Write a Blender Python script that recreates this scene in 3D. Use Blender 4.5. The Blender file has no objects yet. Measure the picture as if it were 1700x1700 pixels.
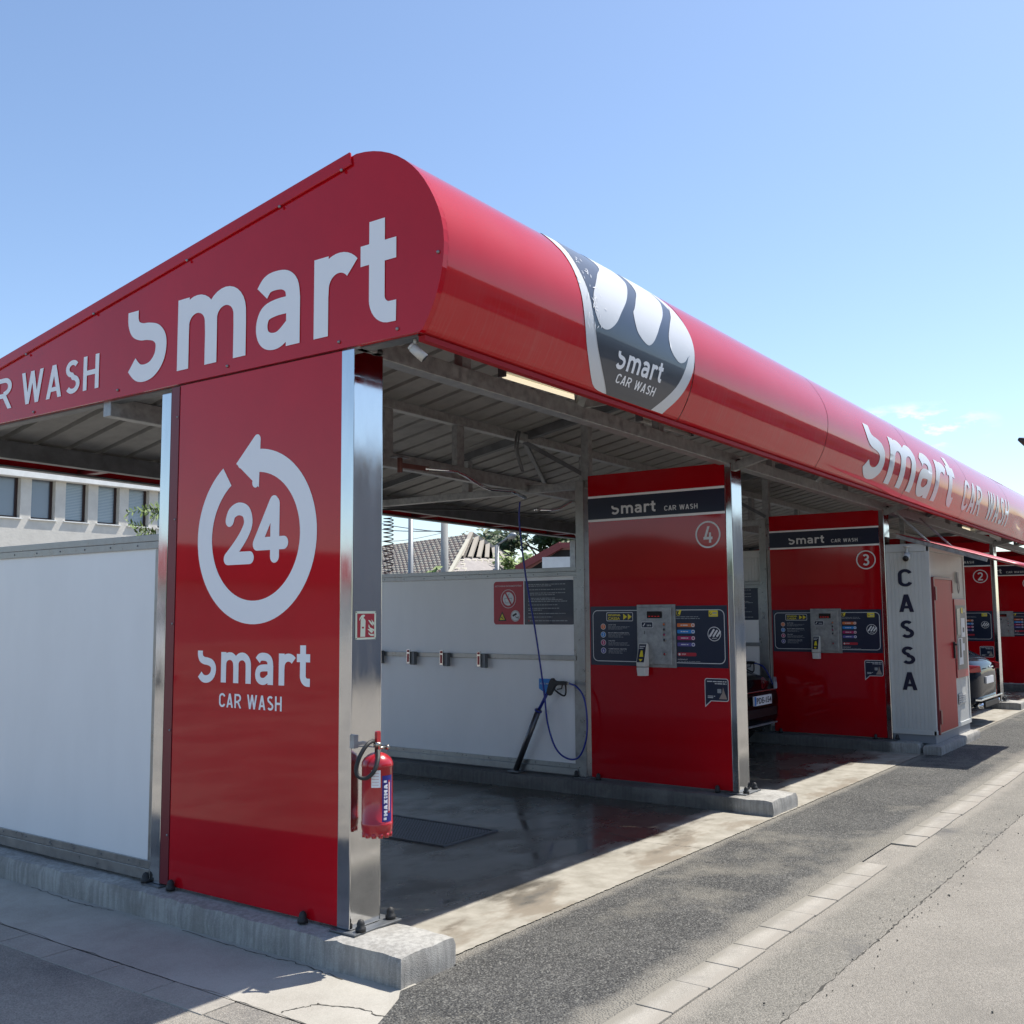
import bpy, bmesh, math, random
from mathutils import Vector, Matrix
from mathutils.geometry import delaunay_2d_cdt
random.seed(7)
PI = math.pi
S = bpy.context.scene
COL = S.collection

# ------------------------------------------------------------------ camera, world, sun, exposure
F = 1708.0
CAM = Vector((-3.65, -3.627, 1.65))
vx = Vector((2097-850, 1008-850, F)).normalized()
vy = Vector((-1513-850, 1034-850, F)); vy = (vy - vx*vy.dot(vx)).normalized()
vz = vx.cross(vy)
if vz.y > 0: vz = -vz
# columns: image right, image down, forward, in world axes
right = Vector((vx.x, vy.x, vz.x)); down = Vector((vx.y, vy.y, vz.y)); fwd = Vector((vx.z, vy.z, vz.z))
cam = bpy.data.cameras.new('camera'); co = bpy.data.objects.new('camera', cam); COL.objects.link(co)
m = Matrix.Identity(4)
for i in range(3):
    m[i][0] = right[i]; m[i][1] = -down[i]; m[i][2] = -fwd[i]; m[i][3] = CAM[i]
co.matrix_world = m
cam.sensor_width = 36; cam.lens = 36*F/1700; cam.clip_end = 3000; cam.clip_start = .05
S.camera = co

SUN = Vector((.5, -.22, 1)).normalized()
el = math.asin(SUN.z); az = math.atan2(SUN.x, SUN.y)
w = bpy.data.worlds.new('World'); S.world = w; w.use_nodes = True
nt = w.node_tree; bg = nt.nodes['Background']
sky = nt.nodes.new('ShaderNodeTexSky'); sky.sky_type = 'NISHITA'; sky.sun_disc = False
sky.sun_elevation = el; sky.sun_rotation = az; sky.altitude = 100; sky.air_density = 1.0; sky.dust_density = .7; sky.ozone_density = 2.6
# small cloud wisps low over the canopy's far end
geo = nt.nodes.new('ShaderNodeTexCoord')
def wn(t, **k):
    n = nt.nodes.new(t)
    for a, b in k.items(): setattr(n, a, b)
    return n
CD = (right*(1505-850) + down*(712-850) + fwd*F).normalized()
sub = wn('ShaderNodeVectorMath', operation='SUBTRACT'); nt.links.new(geo.outputs['Generated'], sub.inputs[0]); sub.inputs[1].default_value = CD
scl = wn('ShaderNodeVectorMath', operation='MULTIPLY'); nt.links.new(sub.outputs[0], scl.inputs[0]); scl.inputs[1].default_value = (16, 16, 52)
ln = wn('ShaderNodeVectorMath', operation='LENGTH'); nt.links.new(scl.outputs[0], ln.inputs[0])
mr = wn('ShaderNodeMapRange'); nt.links.new(ln.outputs['Value'], mr.inputs[0]); mr.inputs[1].default_value = 1.3; mr.inputs[2].default_value = .3; mr.inputs[3].default_value = 0; mr.inputs[4].default_value = 1
nz = wn('ShaderNodeTexNoise'); nz.inputs['Scale'].default_value = 26; nz.inputs['Detail'].default_value = 7; nz.inputs['Roughness'].default_value = .6
sc2 = wn('ShaderNodeVectorMath', operation='MULTIPLY'); nt.links.new(geo.outputs['Generated'], sc2.inputs[0]); sc2.inputs[1].default_value = (1, 1, 2.6)
nt.links.new(sc2.outputs[0], nz.inputs['Vector'])
mr2 = wn('ShaderNodeMapRange'); nt.links.new(nz.outputs[0], mr2.inputs[0]); mr2.inputs[1].default_value = .5; mr2.inputs[2].default_value = .72
mm = wn('ShaderNodeMath', operation='MULTIPLY'); nt.links.new(mr.outputs[0], mm.inputs[0]); nt.links.new(mr2.outputs[0], mm.inputs[1])
mx = wn('ShaderNodeMix', data_type='RGBA'); nt.links.new(mm.outputs[0], mx.inputs['Factor'])
nt.links.new(sky.outputs[0], mx.inputs[6]); mx.inputs[7].default_value = (8.5, 8.8, 9.2, 1)
nt.links.new(mx.outputs[2], bg.inputs[0]); bg.inputs[1].default_value = .138

sd = bpy.data.lights.new('sun', 'SUN'); sd.energy = 4.7; sd.angle = math.radians(.5); sd.color = (1, .95, .87)
so = bpy.data.objects.new('sun', sd); COL.objects.link(so); so.rotation_euler = SUN.to_track_quat('Z', 'Y').to_euler()
S.view_settings.view_transform = 'Standard'; S.view_settings.look = 'None'; S.view_settings.gamma = 1
S.view_settings.exposure = .55

# ------------------------------------------------------------------ materials
MATS = {}
def srgb(r, g, b):
    f = lambda c: (c/255/12.92) if c/255 <= .04045 else ((c/255+.055)/1.055)**2.4
    return (f(r), f(g), f(b))
def mat(name, col, rough=.5, metal=0, coat=0, var=0, vscale=3, bump=0, bscale=60, rvar=0, col2=None, stretch=(1, 1, 1), emit=0, spec=None, thr=(.35, .65), ecol=None, detail=6):
    if name in MATS: return MATS[name]
    M = bpy.data.materials.new(name); M.use_nodes = True; n = M.node_tree; p = n.nodes['Principled BSDF']
    p.inputs['Base Color'].default_value = (*col, 1); p.inputs['Roughness'].default_value = rough; p.inputs['Metallic'].default_value = metal
    p.inputs['Coat Weight'].default_value = coat; p.inputs['Coat Roughness'].default_value = .03
    if spec is not None: p.inputs['Specular IOR Level'].default_value = spec
    if emit: p.inputs['Emission Color'].default_value = (*(ecol or col), 1); p.inputs['Emission Strength'].default_value = emit
    L = n.links.new
    if var or bump or rvar or col2:
        tc = n.nodes.new('ShaderNodeTexCoord'); mp = n.nodes.new('ShaderNodeMapping'); L(tc.outputs['Object'], mp.inputs[0]); mp.inputs['Scale'].default_value = stretch
        t = n.nodes.new('ShaderNodeTexNoise'); t.inputs['Scale'].default_value = vscale; t.inputs['Detail'].default_value = detail; t.inputs['Roughness'].default_value = .62; L(mp.outputs[0], t.inputs['Vector'])
        r = n.nodes.new('ShaderNodeMapRange'); r.inputs[1].default_value = thr[0]; r.inputs[2].default_value = thr[1]; L(t.outputs[0], r.inputs[0])
        c2 = col2 or tuple(max(0, c*(1-var)) for c in col)
        x = n.nodes.new('ShaderNodeMix'); x.data_type = 'RGBA'; L(r.outputs[0], x.inputs['Factor']); x.inputs[6].default_value = (*c2, 1); x.inputs[7].default_value = (*col, 1)
        L(x.outputs[2], p.inputs['Base Color'])
        if rvar:
            rr = n.nodes.new('ShaderNodeMapRange'); L(t.outputs[0], rr.inputs[0]); rr.inputs[1].default_value = .3; rr.inputs[2].default_value = .7
            rr.inputs[3].default_value = max(.02, rough-rvar); rr.inputs[4].default_value = min(1, rough+rvar); L(rr.outputs[0], p.inputs['Roughness'])
        if bump:
            b = n.nodes.new('ShaderNodeTexNoise'); b.inputs['Scale'].default_value = bscale; b.inputs['Detail'].default_value = 4; L(mp.outputs[0], b.inputs['Vector'])
            bb = n.nodes.new('ShaderNodeBump'); bb.inputs['Strength'].default_value = bump; bb.inputs['Distance'].default_value = .01; L(b.outputs[0], bb.inputs['Height']); L(bb.outputs[0], p.inputs['Normal'])
    MATS[name] = M
    return M
RED = (.52, .004, .012)
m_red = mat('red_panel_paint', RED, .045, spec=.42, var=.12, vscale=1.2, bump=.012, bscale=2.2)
m_red_shaded = mat('red_panel_paint_shaded', (.40, .003, .009), .05, spec=.42, var=.12, vscale=1.2, bump=.012, bscale=2.2)  # same red film as the end panel, bay shade darkened into its colour
m_trimred = mat('dark_red_trim', (.16, .012, .02), .35)
m_white = mat('white_panel_sheet', (.82, .82, .81), .33, var=.05, vscale=2.2, stretch=(1, 1, .35), bump=.01, bscale=3)
m_letter = mat('white_lettering_film', (.86, .86, .87), .4)
m_navy = mat('navy_film', (.010, .017, .042), .3, coat=.3)
m_steel = mat('stainless_steel', (.66, .66, .66), .10, 1, var=.10, vscale=9, bump=.03, bscale=5, rvar=.06, stretch=(1, 1, .25))
m_galv = mat('galvanised_steel', (.40, .41, .41), .45, .55, var=.35, vscale=18, rvar=.12, bump=.04, bscale=90)
m_galvd = mat('dull_galvanised_steel', (.20, .21, .22), .5, .6, var=.3, vscale=9, rvar=.1)
m_alu = mat('aluminium_rail', (.34, .34, .33), .35, .8, var=.2, vscale=14, rvar=.1, stretch=(1, 1, 1))
m_black = mat('black_plastic', (.012, .012, .014), .42)
m_rubber = mat('black_rubber', (.02, .02, .02), .6)
m_yellow = mat('yellow_film', (.75, .62, .03), .4)
m_orange = mat('orange_film', (.65, .16, .04), .4)
m_blue = mat('blue_film', (.02, .22, .60), .4)
m_magenta = mat('magenta_film', (.40, .02, .12), .4)
m_violet = mat('violet_film', (.09, .08, .30), .4)
m_redfilm = mat('red_film', (.40, .02, .035), .4)
m_greyfilm = mat('grey_film', (.30, .32, .34), .5)
m_cream = mat('cream_photoluminescent', (.72, .76, .58), .5)
m_hose = mat('blue_hose_rubber', (.006, .02, .24), .35)
m_extred = mat('red_cylinder_paint', (.42, .012, .02), .28, coat=.6)
m_brass = mat('nickel_brass', (.45, .42, .36), .3, 1)
m_glassdark = mat('dark_window_glass', (.015, .018, .022), .06, spec=.8)
m_chrome = mat('chrome_trim', (.72, .73, .75), .1, 1)
m_carblack = mat('black_car_paint', (.004, .004, .005), .12, spec=.12)
m_carblue = mat('dark_blue_car_paint', (.008, .012, .020), .08, 0, spec=.1)
m_taillight = mat('red_tail_lens', (.35, .008, .012), .12, coat=1)
m_plastw = mat('grey_white_plastic', (.55, .54, .50), .45)
m_display = mat('dark_display', (.006, .004, .005), .15)
m_led = mat('red_display_digits', (.25, .01, .01), .4, emit=.4, ecol=(1, .03, .02))
m_tube = mat('lit_fluorescent_tube', (.95, .88, .70), .4, emit=.6, ecol=(1, .87, .62))
m_diff = mat('unlit_tube_diffuser', (.55, .55, .52), .4)
m_corr = mat('ribbed_roof_underside', (.37, .365, .35), .6, .1, var=.2, vscale=7)
m_kiosk = mat('ribbed_white_cladding', (.55, .56, .54), .4, var=.08, vscale=3)
m_kioskdk = mat('grey_kiosk_base', (.22, .24, .27), .5)
m_reddoor = mat('glossy_red_door', (.42, .010, .018), .38, spec=.15, var=.1, vscale=2, bump=.14, bscale=2.4, stretch=(1, 1, .6))
m_copper = mat('weathered_bracket', (.16, .07, .06), .5, .5)
m_plaster = mat('rough_cream_plaster', (.64, .61, .55), .9, var=.14, vscale=2.2, bump=.5, bscale=14)
m_cornice = mat('white_cornice', (.80, .80, .77), .8, var=.12, vscale=4)
m_frame = mat('brown_window_frame', (.030, .014, .012), .4)
m_blind = mat('window_blind_behind_glass', (.22, .28, .33), .18, coat=1)
m_curtain = mat('grey_curtain_behind_glass', (.16, .20, .25), .25, coat=1)
m_wood = mat('pale_rafter_wood', (.40, .36, .30), .8)
m_tileD = mat('dark_roof_tile', (.085, .095, .095), .8, col2=(.13, .095, .085), vscale=5, thr=(.45, .6))
m_mortar = mat('pale_tile_joint', (.50, .47, .38), .9)
m_tileL = mat('pale_roof_boards', (.33, .30, .28), .8, var=.15, vscale=6)
m_redtile = mat('red_brown_roof', (.22, .05, .05), .7, var=.2)
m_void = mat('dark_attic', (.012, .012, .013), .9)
m_bark = mat('tree_bark', (.09, .07, .055), .9, var=.3, vscale=8)
m_polec = mat('concrete_pole', (.33, .33, .31), .8, var=.15, vscale=4)
m_polem = mat('grey_metal_pole', (.30, .31, .31), .5, .5)
def leafmat(name, a, b):
    M = mat(name, a, .6, col2=b, vscale=1.3, thr=(.35, .65)); p = M.node_tree.nodes['Principled BSDF']
    p.inputs['Subsurface Weight'].default_value = 0
    return M
m_leaf = leafmat('green_leaves', (.085, .13, .035), (.035, .065, .02))
m_leafl = leafmat('bright_green_leaves', (.20, .28, .06), (.10, .17, .04))
m_leafo = leafmat('olive_leaves', (.13, .12, .05), (.07, .07, .03))
m_grey = mat('grey_render', (.36, .36, .37), .85, var=.12, vscale=1)

def nodes_mat(name): 
    M = bpy.data.materials.new(name); M.use_nodes = True; MATS[name] = M
    return M, M.node_tree, M.node_tree.nodes['Principled BSDF']
def fascia_mat():
    M, n, p = nodes_mat('red_fascia_paint'); L = n.links.new
    tc = n.nodes.new('ShaderNodeTexCoord'); mp = n.nodes.new('ShaderNodeMapping'); mp.inputs['Scale'].default_value = (26, 1.0, 1.0); L(tc.outputs['Object'], mp.inputs[0])
    t = n.nodes.new('ShaderNodeTexNoise'); t.inputs['Scale'].default_value = 2.2; t.inputs['Detail'].default_value = 8; t.inputs['Roughness'].default_value = .7; L(mp.outputs[0], t.inputs['Vector'])
    sx = n.nodes.new('ShaderNodeSeparateXYZ'); L(tc.outputs['Object'], sx.inputs[0])
    # rain-streak grime that gathers on the lower lip
    lo = n.nodes.new('ShaderNodeMapRange'); lo.inputs[1].default_value = .33; lo.inputs[2].default_value = .02; L(sx.outputs['Z'], lo.inputs[0])
    ra = n.nodes.new('ShaderNodeMapRange'); ra.inputs[1].default_value = .50; ra.inputs[2].default_value = .75; L(t.outputs[0], ra.inputs[0])
    mu = n.nodes.new('ShaderNodeMath'); mu.operation = 'MULTIPLY'; L(lo.outputs[0], mu.inputs[0]); L(ra.outputs[0], mu.inputs[1])
    m2 = n.nodes.new('ShaderNodeMath'); m2.operation = 'MULTIPLY'; m2.inputs[1].default_value = .38; L(mu.outputs[0], m2.inputs[0])
    t2 = n.nodes.new('ShaderNodeTexNoise'); t2.inputs['Scale'].default_value = 1.6; t2.inputs['Detail'].default_value = 8; L(tc.outputs['Object'], t2.inputs['Vector'])
    r2 = n.nodes.new('ShaderNodeMapRange'); r2.inputs[1].default_value = .35; r2.inputs[2].default_value = .7; r2.inputs[3].default_value = 0; r2.inputs[4].default_value = .15; L(t2.outputs[0], r2.inputs[0])
    ad = n.nodes.new('ShaderNodeMath'); ad.operation = 'ADD'; L(m2.outputs[0], ad.inputs[0]); L(r2.outputs[0], ad.inputs[1])
    x = n.nodes.new('ShaderNodeMix'); x.data_type = 'RGBA'; L(ad.outputs[0], x.inputs['Factor']); x.inputs[6].default_value = (.50, .005, .012, 1); x.inputs[7].default_value = (.46, .15, .13, 1)
    L(x.outputs[2], p.inputs['Base Color']); p.inputs['Roughness'].default_value = .065; p.inputs['Specular IOR Level'].default_value = .42
    b = n.nodes.new('ShaderNodeBump'); b.inputs['Strength'].default_value = .05; b.inputs['Distance'].default_value = .02; L(t2.outputs[0], b.inputs['Height']); L(b.outputs[0], p.inputs['Normal'])
    return M
m_fascia = fascia_mat()
def ground_mat(name, dark, light, chips, scale_big, gscale, rough=.9, bump=.6, big=(.35, .65), stain=None, sthr=(.55, .7), sscale=.9, speck=(.62, .72), cell=(.62, 1.35), streak=0, wety=None, dust=()):
    """aggregate surface: large tone patches, fine chips, optional dust/stain patches"""
    M, n, p = nodes_mat(name); L = n.links.new
    tc = n.nodes.new('ShaderNodeTexCoord')
    t = n.nodes.new('ShaderNodeTexNoise'); t.inputs['Scale'].default_value = scale_big; t.inputs['Detail'].default_value = 10; t.inputs['Roughness'].default_value = .65; L(tc.outputs['Object'], t.inputs['Vector'])
    r = n.nodes.new('ShaderNodeMapRange'); r.inputs[1].default_value = big[0]; r.inputs[2].default_value = big[1]; L(t.outputs[0], r.inputs[0])
    x = n.nodes.new('ShaderNodeMix'); x.data_type = 'RGBA'; L(r.outputs[0], x.inputs['Factor']); x.inputs[6].default_value = (*dark, 1); x.inputs[7].default_value = (*light, 1)
    g = n.nodes.new('ShaderNodeTexVoronoi'); g.inputs['Scale'].default_value = gscale; L(tc.outputs['Object'], g.inputs['Vector'])
    g2 = n.nodes.new('ShaderNodeTexNoise'); g2.inputs['Scale'].default_value = gscale*1.1; g2.inputs['Detail'].default_value = 3; L(tc.outputs['Object'], g2.inputs['Vector'])
    r3 = n.nodes.new('ShaderNodeMapRange'); r3.inputs[1].default_value = speck[0]-.12; r3.inputs[2].default_value = speck[1]; L(g2.outputs[0], r3.inputs[0])
    x2 = n.nodes.new('ShaderNodeMix'); x2.data_type = 'RGBA'; L(r3.outputs[0], x2.inputs['Factor']); L(x.outputs[2], x2.inputs[6]); x2.inputs[7].default_value = (*chips, 1)
    # cell tone: each stone its own value
    sep = n.nodes.new('ShaderNodeSeparateColor'); L(g.outputs['Color'], sep.inputs[0])
    r4 = n.nodes.new('ShaderNodeMapRange'); r4.inputs[3].default_value = cell[0]; r4.inputs[4].default_value = cell[1]; L(sep.outputs[0], r4.inputs[0])
    x3 = n.nodes.new('ShaderNodeMix'); x3.data_type = 'RGBA'; x3.blend_type = 'MULTIPLY'; x3.inputs['Factor'].default_value = 1; L(x2.outputs[2], x3.inputs[6]); L(r4.outputs[0], x3.inputs[7])
    last = x3
    if dust or wety is not None:
        gx = n.nodes.new('ShaderNodeNewGeometry'); yx = n.nodes.new('ShaderNodeSeparateXYZ'); L(gx.outputs['Position'], yx.inputs[0])
        dn = n.nodes.new('ShaderNodeTexNoise'); dn.inputs['Scale'].default_value = 3.2; dn.inputs['Detail'].default_value = 9; dn.inputs['Roughness'].default_value = .7; L(gx.outputs['Position'], dn.inputs['Vector'])
    for (yc, wd_, amt, colr) in dust:      # dry dust lying in a band along the kerb stones / slab edge
        a1 = n.nodes.new('ShaderNodeMath'); a1.operation = 'SUBTRACT'; L(yx.outputs['Y'], a1.inputs[0]); a1.inputs[1].default_value = yc
        a2 = n.nodes.new('ShaderNodeMath'); a2.operation = 'ABSOLUTE'; L(a1.outputs[0], a2.inputs[0])
        a3 = n.nodes.new('ShaderNodeMapRange'); a3.interpolation_type = 'SMOOTHSTEP'; L(a2.outputs[0], a3.inputs[0]); a3.inputs[1].default_value = 0; a3.inputs[2].default_value = wd_; a3.inputs[3].default_value = .5; a3.inputs[4].default_value = -.25
        a4 = n.nodes.new('ShaderNodeMath'); a4.operation = 'ADD'; L(a3.outputs[0], a4.inputs[0]); L(dn.outputs[0], a4.inputs[1])
        a5 = n.nodes.new('ShaderNodeMapRange'); L(a4.outputs[0], a5.inputs[0]); a5.inputs[1].default_value = .52; a5.inputs[2].default_value = .92; a5.inputs[3].default_value = 0; a5.inputs[4].default_value = amt
        x6 = n.nodes.new('ShaderNodeMix'); x6.data_type = 'RGBA'; L(a5.outputs[0], x6.inputs['Factor']); L(last.outputs[2], x6.inputs[6]); x6.inputs[7].default_value = (*colr, 1); last = x6
    if wety is not None:
        w1 = n.nodes.new('ShaderNodeMath'); w1.operation = 'MULTIPLY_ADD'; L(dn.outputs[0], w1.inputs[0]); w1.inputs[1].default_value = .5; L(yx.outputs['Y'], w1.inputs[2])
        w2 = n.nodes.new('ShaderNodeMapRange'); L(w1.outputs[0], w2.inputs[0]); w2.inputs[1].default_value = wety+.25; w2.inputs[2].default_value = wety+.38; w2.inputs[3].default_value = 1; w2.inputs[4].default_value = .33
        x7 = n.nodes.new('ShaderNodeMix'); x7.data_type = 'RGBA'; x7.blend_type = 'MULTIPLY'; x7.inputs['Factor'].default_value = 1; L(last.outputs[2], x7.inputs[6]); L(w2.outputs[0], x7.inputs[7]); last = x7
    if streak:
        mp = n.nodes.new('ShaderNodeMapping'); mp.inputs['Scale'].default_value = (1, 1, .07); L(tc.outputs['Object'], mp.inputs[0])
        s5 = n.nodes.new('ShaderNodeTexNoise'); s5.inputs['Scale'].default_value = 42; s5.inputs['Detail'].default_value = 5; L(mp.outputs[0], s5.inputs['Vector'])
        r5 = n.nodes.new('ShaderNodeMapRange'); r5.inputs[1].default_value = .38; r5.inputs[2].default_value = .62; r5.inputs[3].default_value = streak; r5.inputs[4].default_value = 1.12; L(s5.outputs[0], r5.inputs[0])
        x5 = n.nodes.new('ShaderNodeMix'); x5.data_type = 'RGBA'; x5.blend_type = 'MULTIPLY'; x5.inputs['Factor'].default_value = 1; L(last.outputs[2], x5.inputs[6]); L(r5.outputs[0], x5.inputs[7]); last = x5
    if stain:
        s = n.nodes.new('ShaderNodeTexNoise'); s.inputs['Scale'].default_value = sscale; s.inputs['Detail'].default_value = 9; s.inputs['Roughness'].default_value = .7
        mp = n.nodes.new('ShaderNodeMapping'); mp.inputs['Location'].default_value = (3.1, 7.7, 0); L(tc.outputs['Object'], mp.inputs[0]); L(mp.outputs[0], s.inputs['Vector'])
        rs = n.nodes.new('ShaderNodeMapRange'); rs.inputs[1].default_value = sthr[0]; rs.inputs[2].default_value = sthr[1]; L(s.outputs[0], rs.inputs[0])
        x4 = n.nodes.new('ShaderNodeMix'); x4.data_type = 'RGBA'; L(rs.outputs[0], x4.inputs['Factor']); L(last.outputs[2], x4.inputs[6]); x4.inputs[7].default_value = (*stain, 1); last = x4
    L(last.outputs[2], p.inputs['Base Color']); p.inputs['Roughness'].default_value = rough
    b = n.nodes.new('ShaderNodeBump'); b.inputs['Strength'].default_value = bump; b.inputs['Distance'].default_value = .006
    ad = n.nodes.new('ShaderNodeMath'); ad.operation = 'SUBTRACT'; L(g2.outputs[0], ad.inputs[0]); L(g.outputs['Distance'], ad.inputs[1]); L(ad.outputs[0], b.inputs['Height']); L(b.outputs[0], p.inputs['Normal'])
    return M
m_asph = ground_mat('fresh_dark_asphalt', (.038, .038, .037), (.085, .083, .077), (.19, .185, .165), 1.4, 92, bump=1.5, stain=(.22, .205, .17), sthr=(.54, .70), sscale=.8, cell=(.5, 1.4), speck=(.58, .7), dust=((-1.37, .30, .85, (.25, .232, .195)), (-.34, .16, .7, (.27, .25, .21))))
m_asph2 = ground_mat('worn_grey_asphalt', (.165, .155, .132), (.235, .218, .185), (.32, .30, .26), .9, 130, bump=.9, cell=(.7, 1.25), stain=(.13, .125, .115), sthr=(.55, .68), sscale=1.2, dust=((-1.54, .19, .75, (.30, .275, .235)),))
m_road = ground_mat('pale_road_asphalt', (.215, .197, .168), (.285, .262, .224), (.35, .325, .285), .7, 150, bump=.8, cell=(.78, 1.2), speck=(.64, .78), stain=(.20, .185, .158), sthr=(.54, .72), sscale=1.1)
m_yard = ground_mat('worn_yard_asphalt', (.135, .128, .118), (.31, .285, .24), (.33, .305, .265), .7, 140, bump=.7, big=(.42, .60), cell=(.78, 1.2))
m_conc = ground_mat('pale_concrete', (.29, .27, .23), (.42, .40, .35), (.42, .39, .34), 1.6, 240, bump=.15, stain=(.25, .22, .18), sthr=(.58, .78), sscale=1.6, cell=(.93, 1.07))
m_curb = ground_mat('rough_cast_concrete', (.27, .26, .24), (.38, .37, .34), (.38, .37, .34), 2.6, 170, bump=.25, stain=(.22, .205, .18), sthr=(.5, .75), sscale=3.4, cell=(.93, 1.06), streak=.82)
m_curbwet = ground_mat('hosed_concrete', (.30, .29, .265), (.40, .39, .36), (.40, .39, .36), 2.6, 170, bump=.25, stain=(.2, .19, .17), sthr=(.5, .75), sscale=3.4, cell=(.93, 1.06), streak=.85, wety=-.12)
m_kerbs = ground_mat('kerb_stone_concrete', (.27, .25, .215), (.36, .335, .29), (.38, .355, .31), 2.5, 160, bump=.3, stain=(.24, .225, .20), sthr=(.52, .75), sscale=3, cell=(.9, 1.08), dust=((-1.37, .11, 1, (.24, .222, .185)), (-1.54, .11, 1, (.30, .275, .235))))
def slab_mat():
    """bay floor: dry pale concrete at the mouth, hosed-down dark wet concrete with puddles further in"""
    M, n, p = nodes_mat('wet_wash_bay_concrete'); L = n.links.new
    tc = n.nodes.new('ShaderNodeTexCoord'); sx = n.nodes.new('ShaderNodeSeparateXYZ'); L(tc.outputs['Object'], sx.inputs[0])
    def noise(s, d=8, st=(1, 1, 1), r=.6):
        mp = n.nodes.new('ShaderNodeMapping'); mp.inputs['Scale'].default_value = st; L(tc.outputs['Object'], mp.inputs[0])
        t = n.nodes.new('ShaderNodeTexNoise'); t.inputs['Scale'].default_value = s; t.inputs['Detail'].default_value = d; t.inputs['Roughness'].default_value = r; L(mp.outputs[0], t.inputs['Vector']); return t.outputs[0]
    def mrn(v, a, b, c=0, d=1):
        r = n.nodes.new('ShaderNodeMapRange'); L(v, r.inputs[0]); r.inputs[1].default_value = a; r.inputs[2].default_value = b; r.inputs[3].default_value = c; r.inputs[4].default_value = d; return r.outputs[0]
    def mth(op, a, b):
        r = n.nodes.new('ShaderNodeMath'); r.operation = op
        for i, v in enumerate((a, b)):
            if isinstance(v, (int, float)): r.inputs[i].default_value = v
            else: L(v, r.inputs[i])
        return r.outputs[0]
    def mixc(f, a, b):
        x = n.nodes.new('ShaderNodeMix'); x.data_type = 'RGBA'; L(f, x.inputs['Factor'])
        for i, v in ((6, a), (7, b)):
            if isinstance(v, tuple): x.inputs[i].default_value = (*v, 1)
            else: L(v, x.inputs[i])
        return x.outputs[2]
    n1 = noise(1.5, 9, (.7, 1.6, 1)); n2 = noise(6, 8); n3 = noise(.9, 6, (1, 1.4, 1)); n4 = noise(70, 3)
    dry = mixc(mrn(n2, .35, .65), (.25, .23, .185), (.37, .345, .29))
    dry = mixc(mrn(n1, .52, .60, 0, .8), dry, (.20, .165, .12))
    wetc = mixc(mrn(n2, .3, .7), (.058, .052, .041), (.110, .098, .078))
    wetc = mixc(mrn(n1, .60, .64, 0, .5), wetc, (.15, .145, .13))
    yy = mth('ADD', sx.outputs['Y'], mth('MULTIPLY', mth('SUBTRACT', n1, .5), 1.7))
    wet = mrn(yy, .02, .30)
    L(mixc(wet, dry, wetc), p.inputs['Base Color'])
    pud = mrn(n3, .42, .58, .09, .36)
    rough = n.nodes.new('ShaderNodeMix'); rough.data_type = 'FLOAT'; L(wet, rough.inputs['Factor']); rough.inputs[2].default_value = .75; L(pud, rough.inputs[3]); L(rough.outputs[0], p.inputs['Roughness'])
    hb = mth('MULTIPLY', n4, .4); hb = mth('ADD', hb, n2)
    st = mth('MULTIPLY', mth('SUBTRACT', 1.05, wet), .25)
    b = n.nodes.new('ShaderNodeBump'); b.inputs['Distance'].default_value = .01; L(st, b.inputs['Strength']); L(hb, b.inputs['Height']); L(b.outputs[0], p.inputs['Normal'])
    return M
m_slab = slab_mat()

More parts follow.
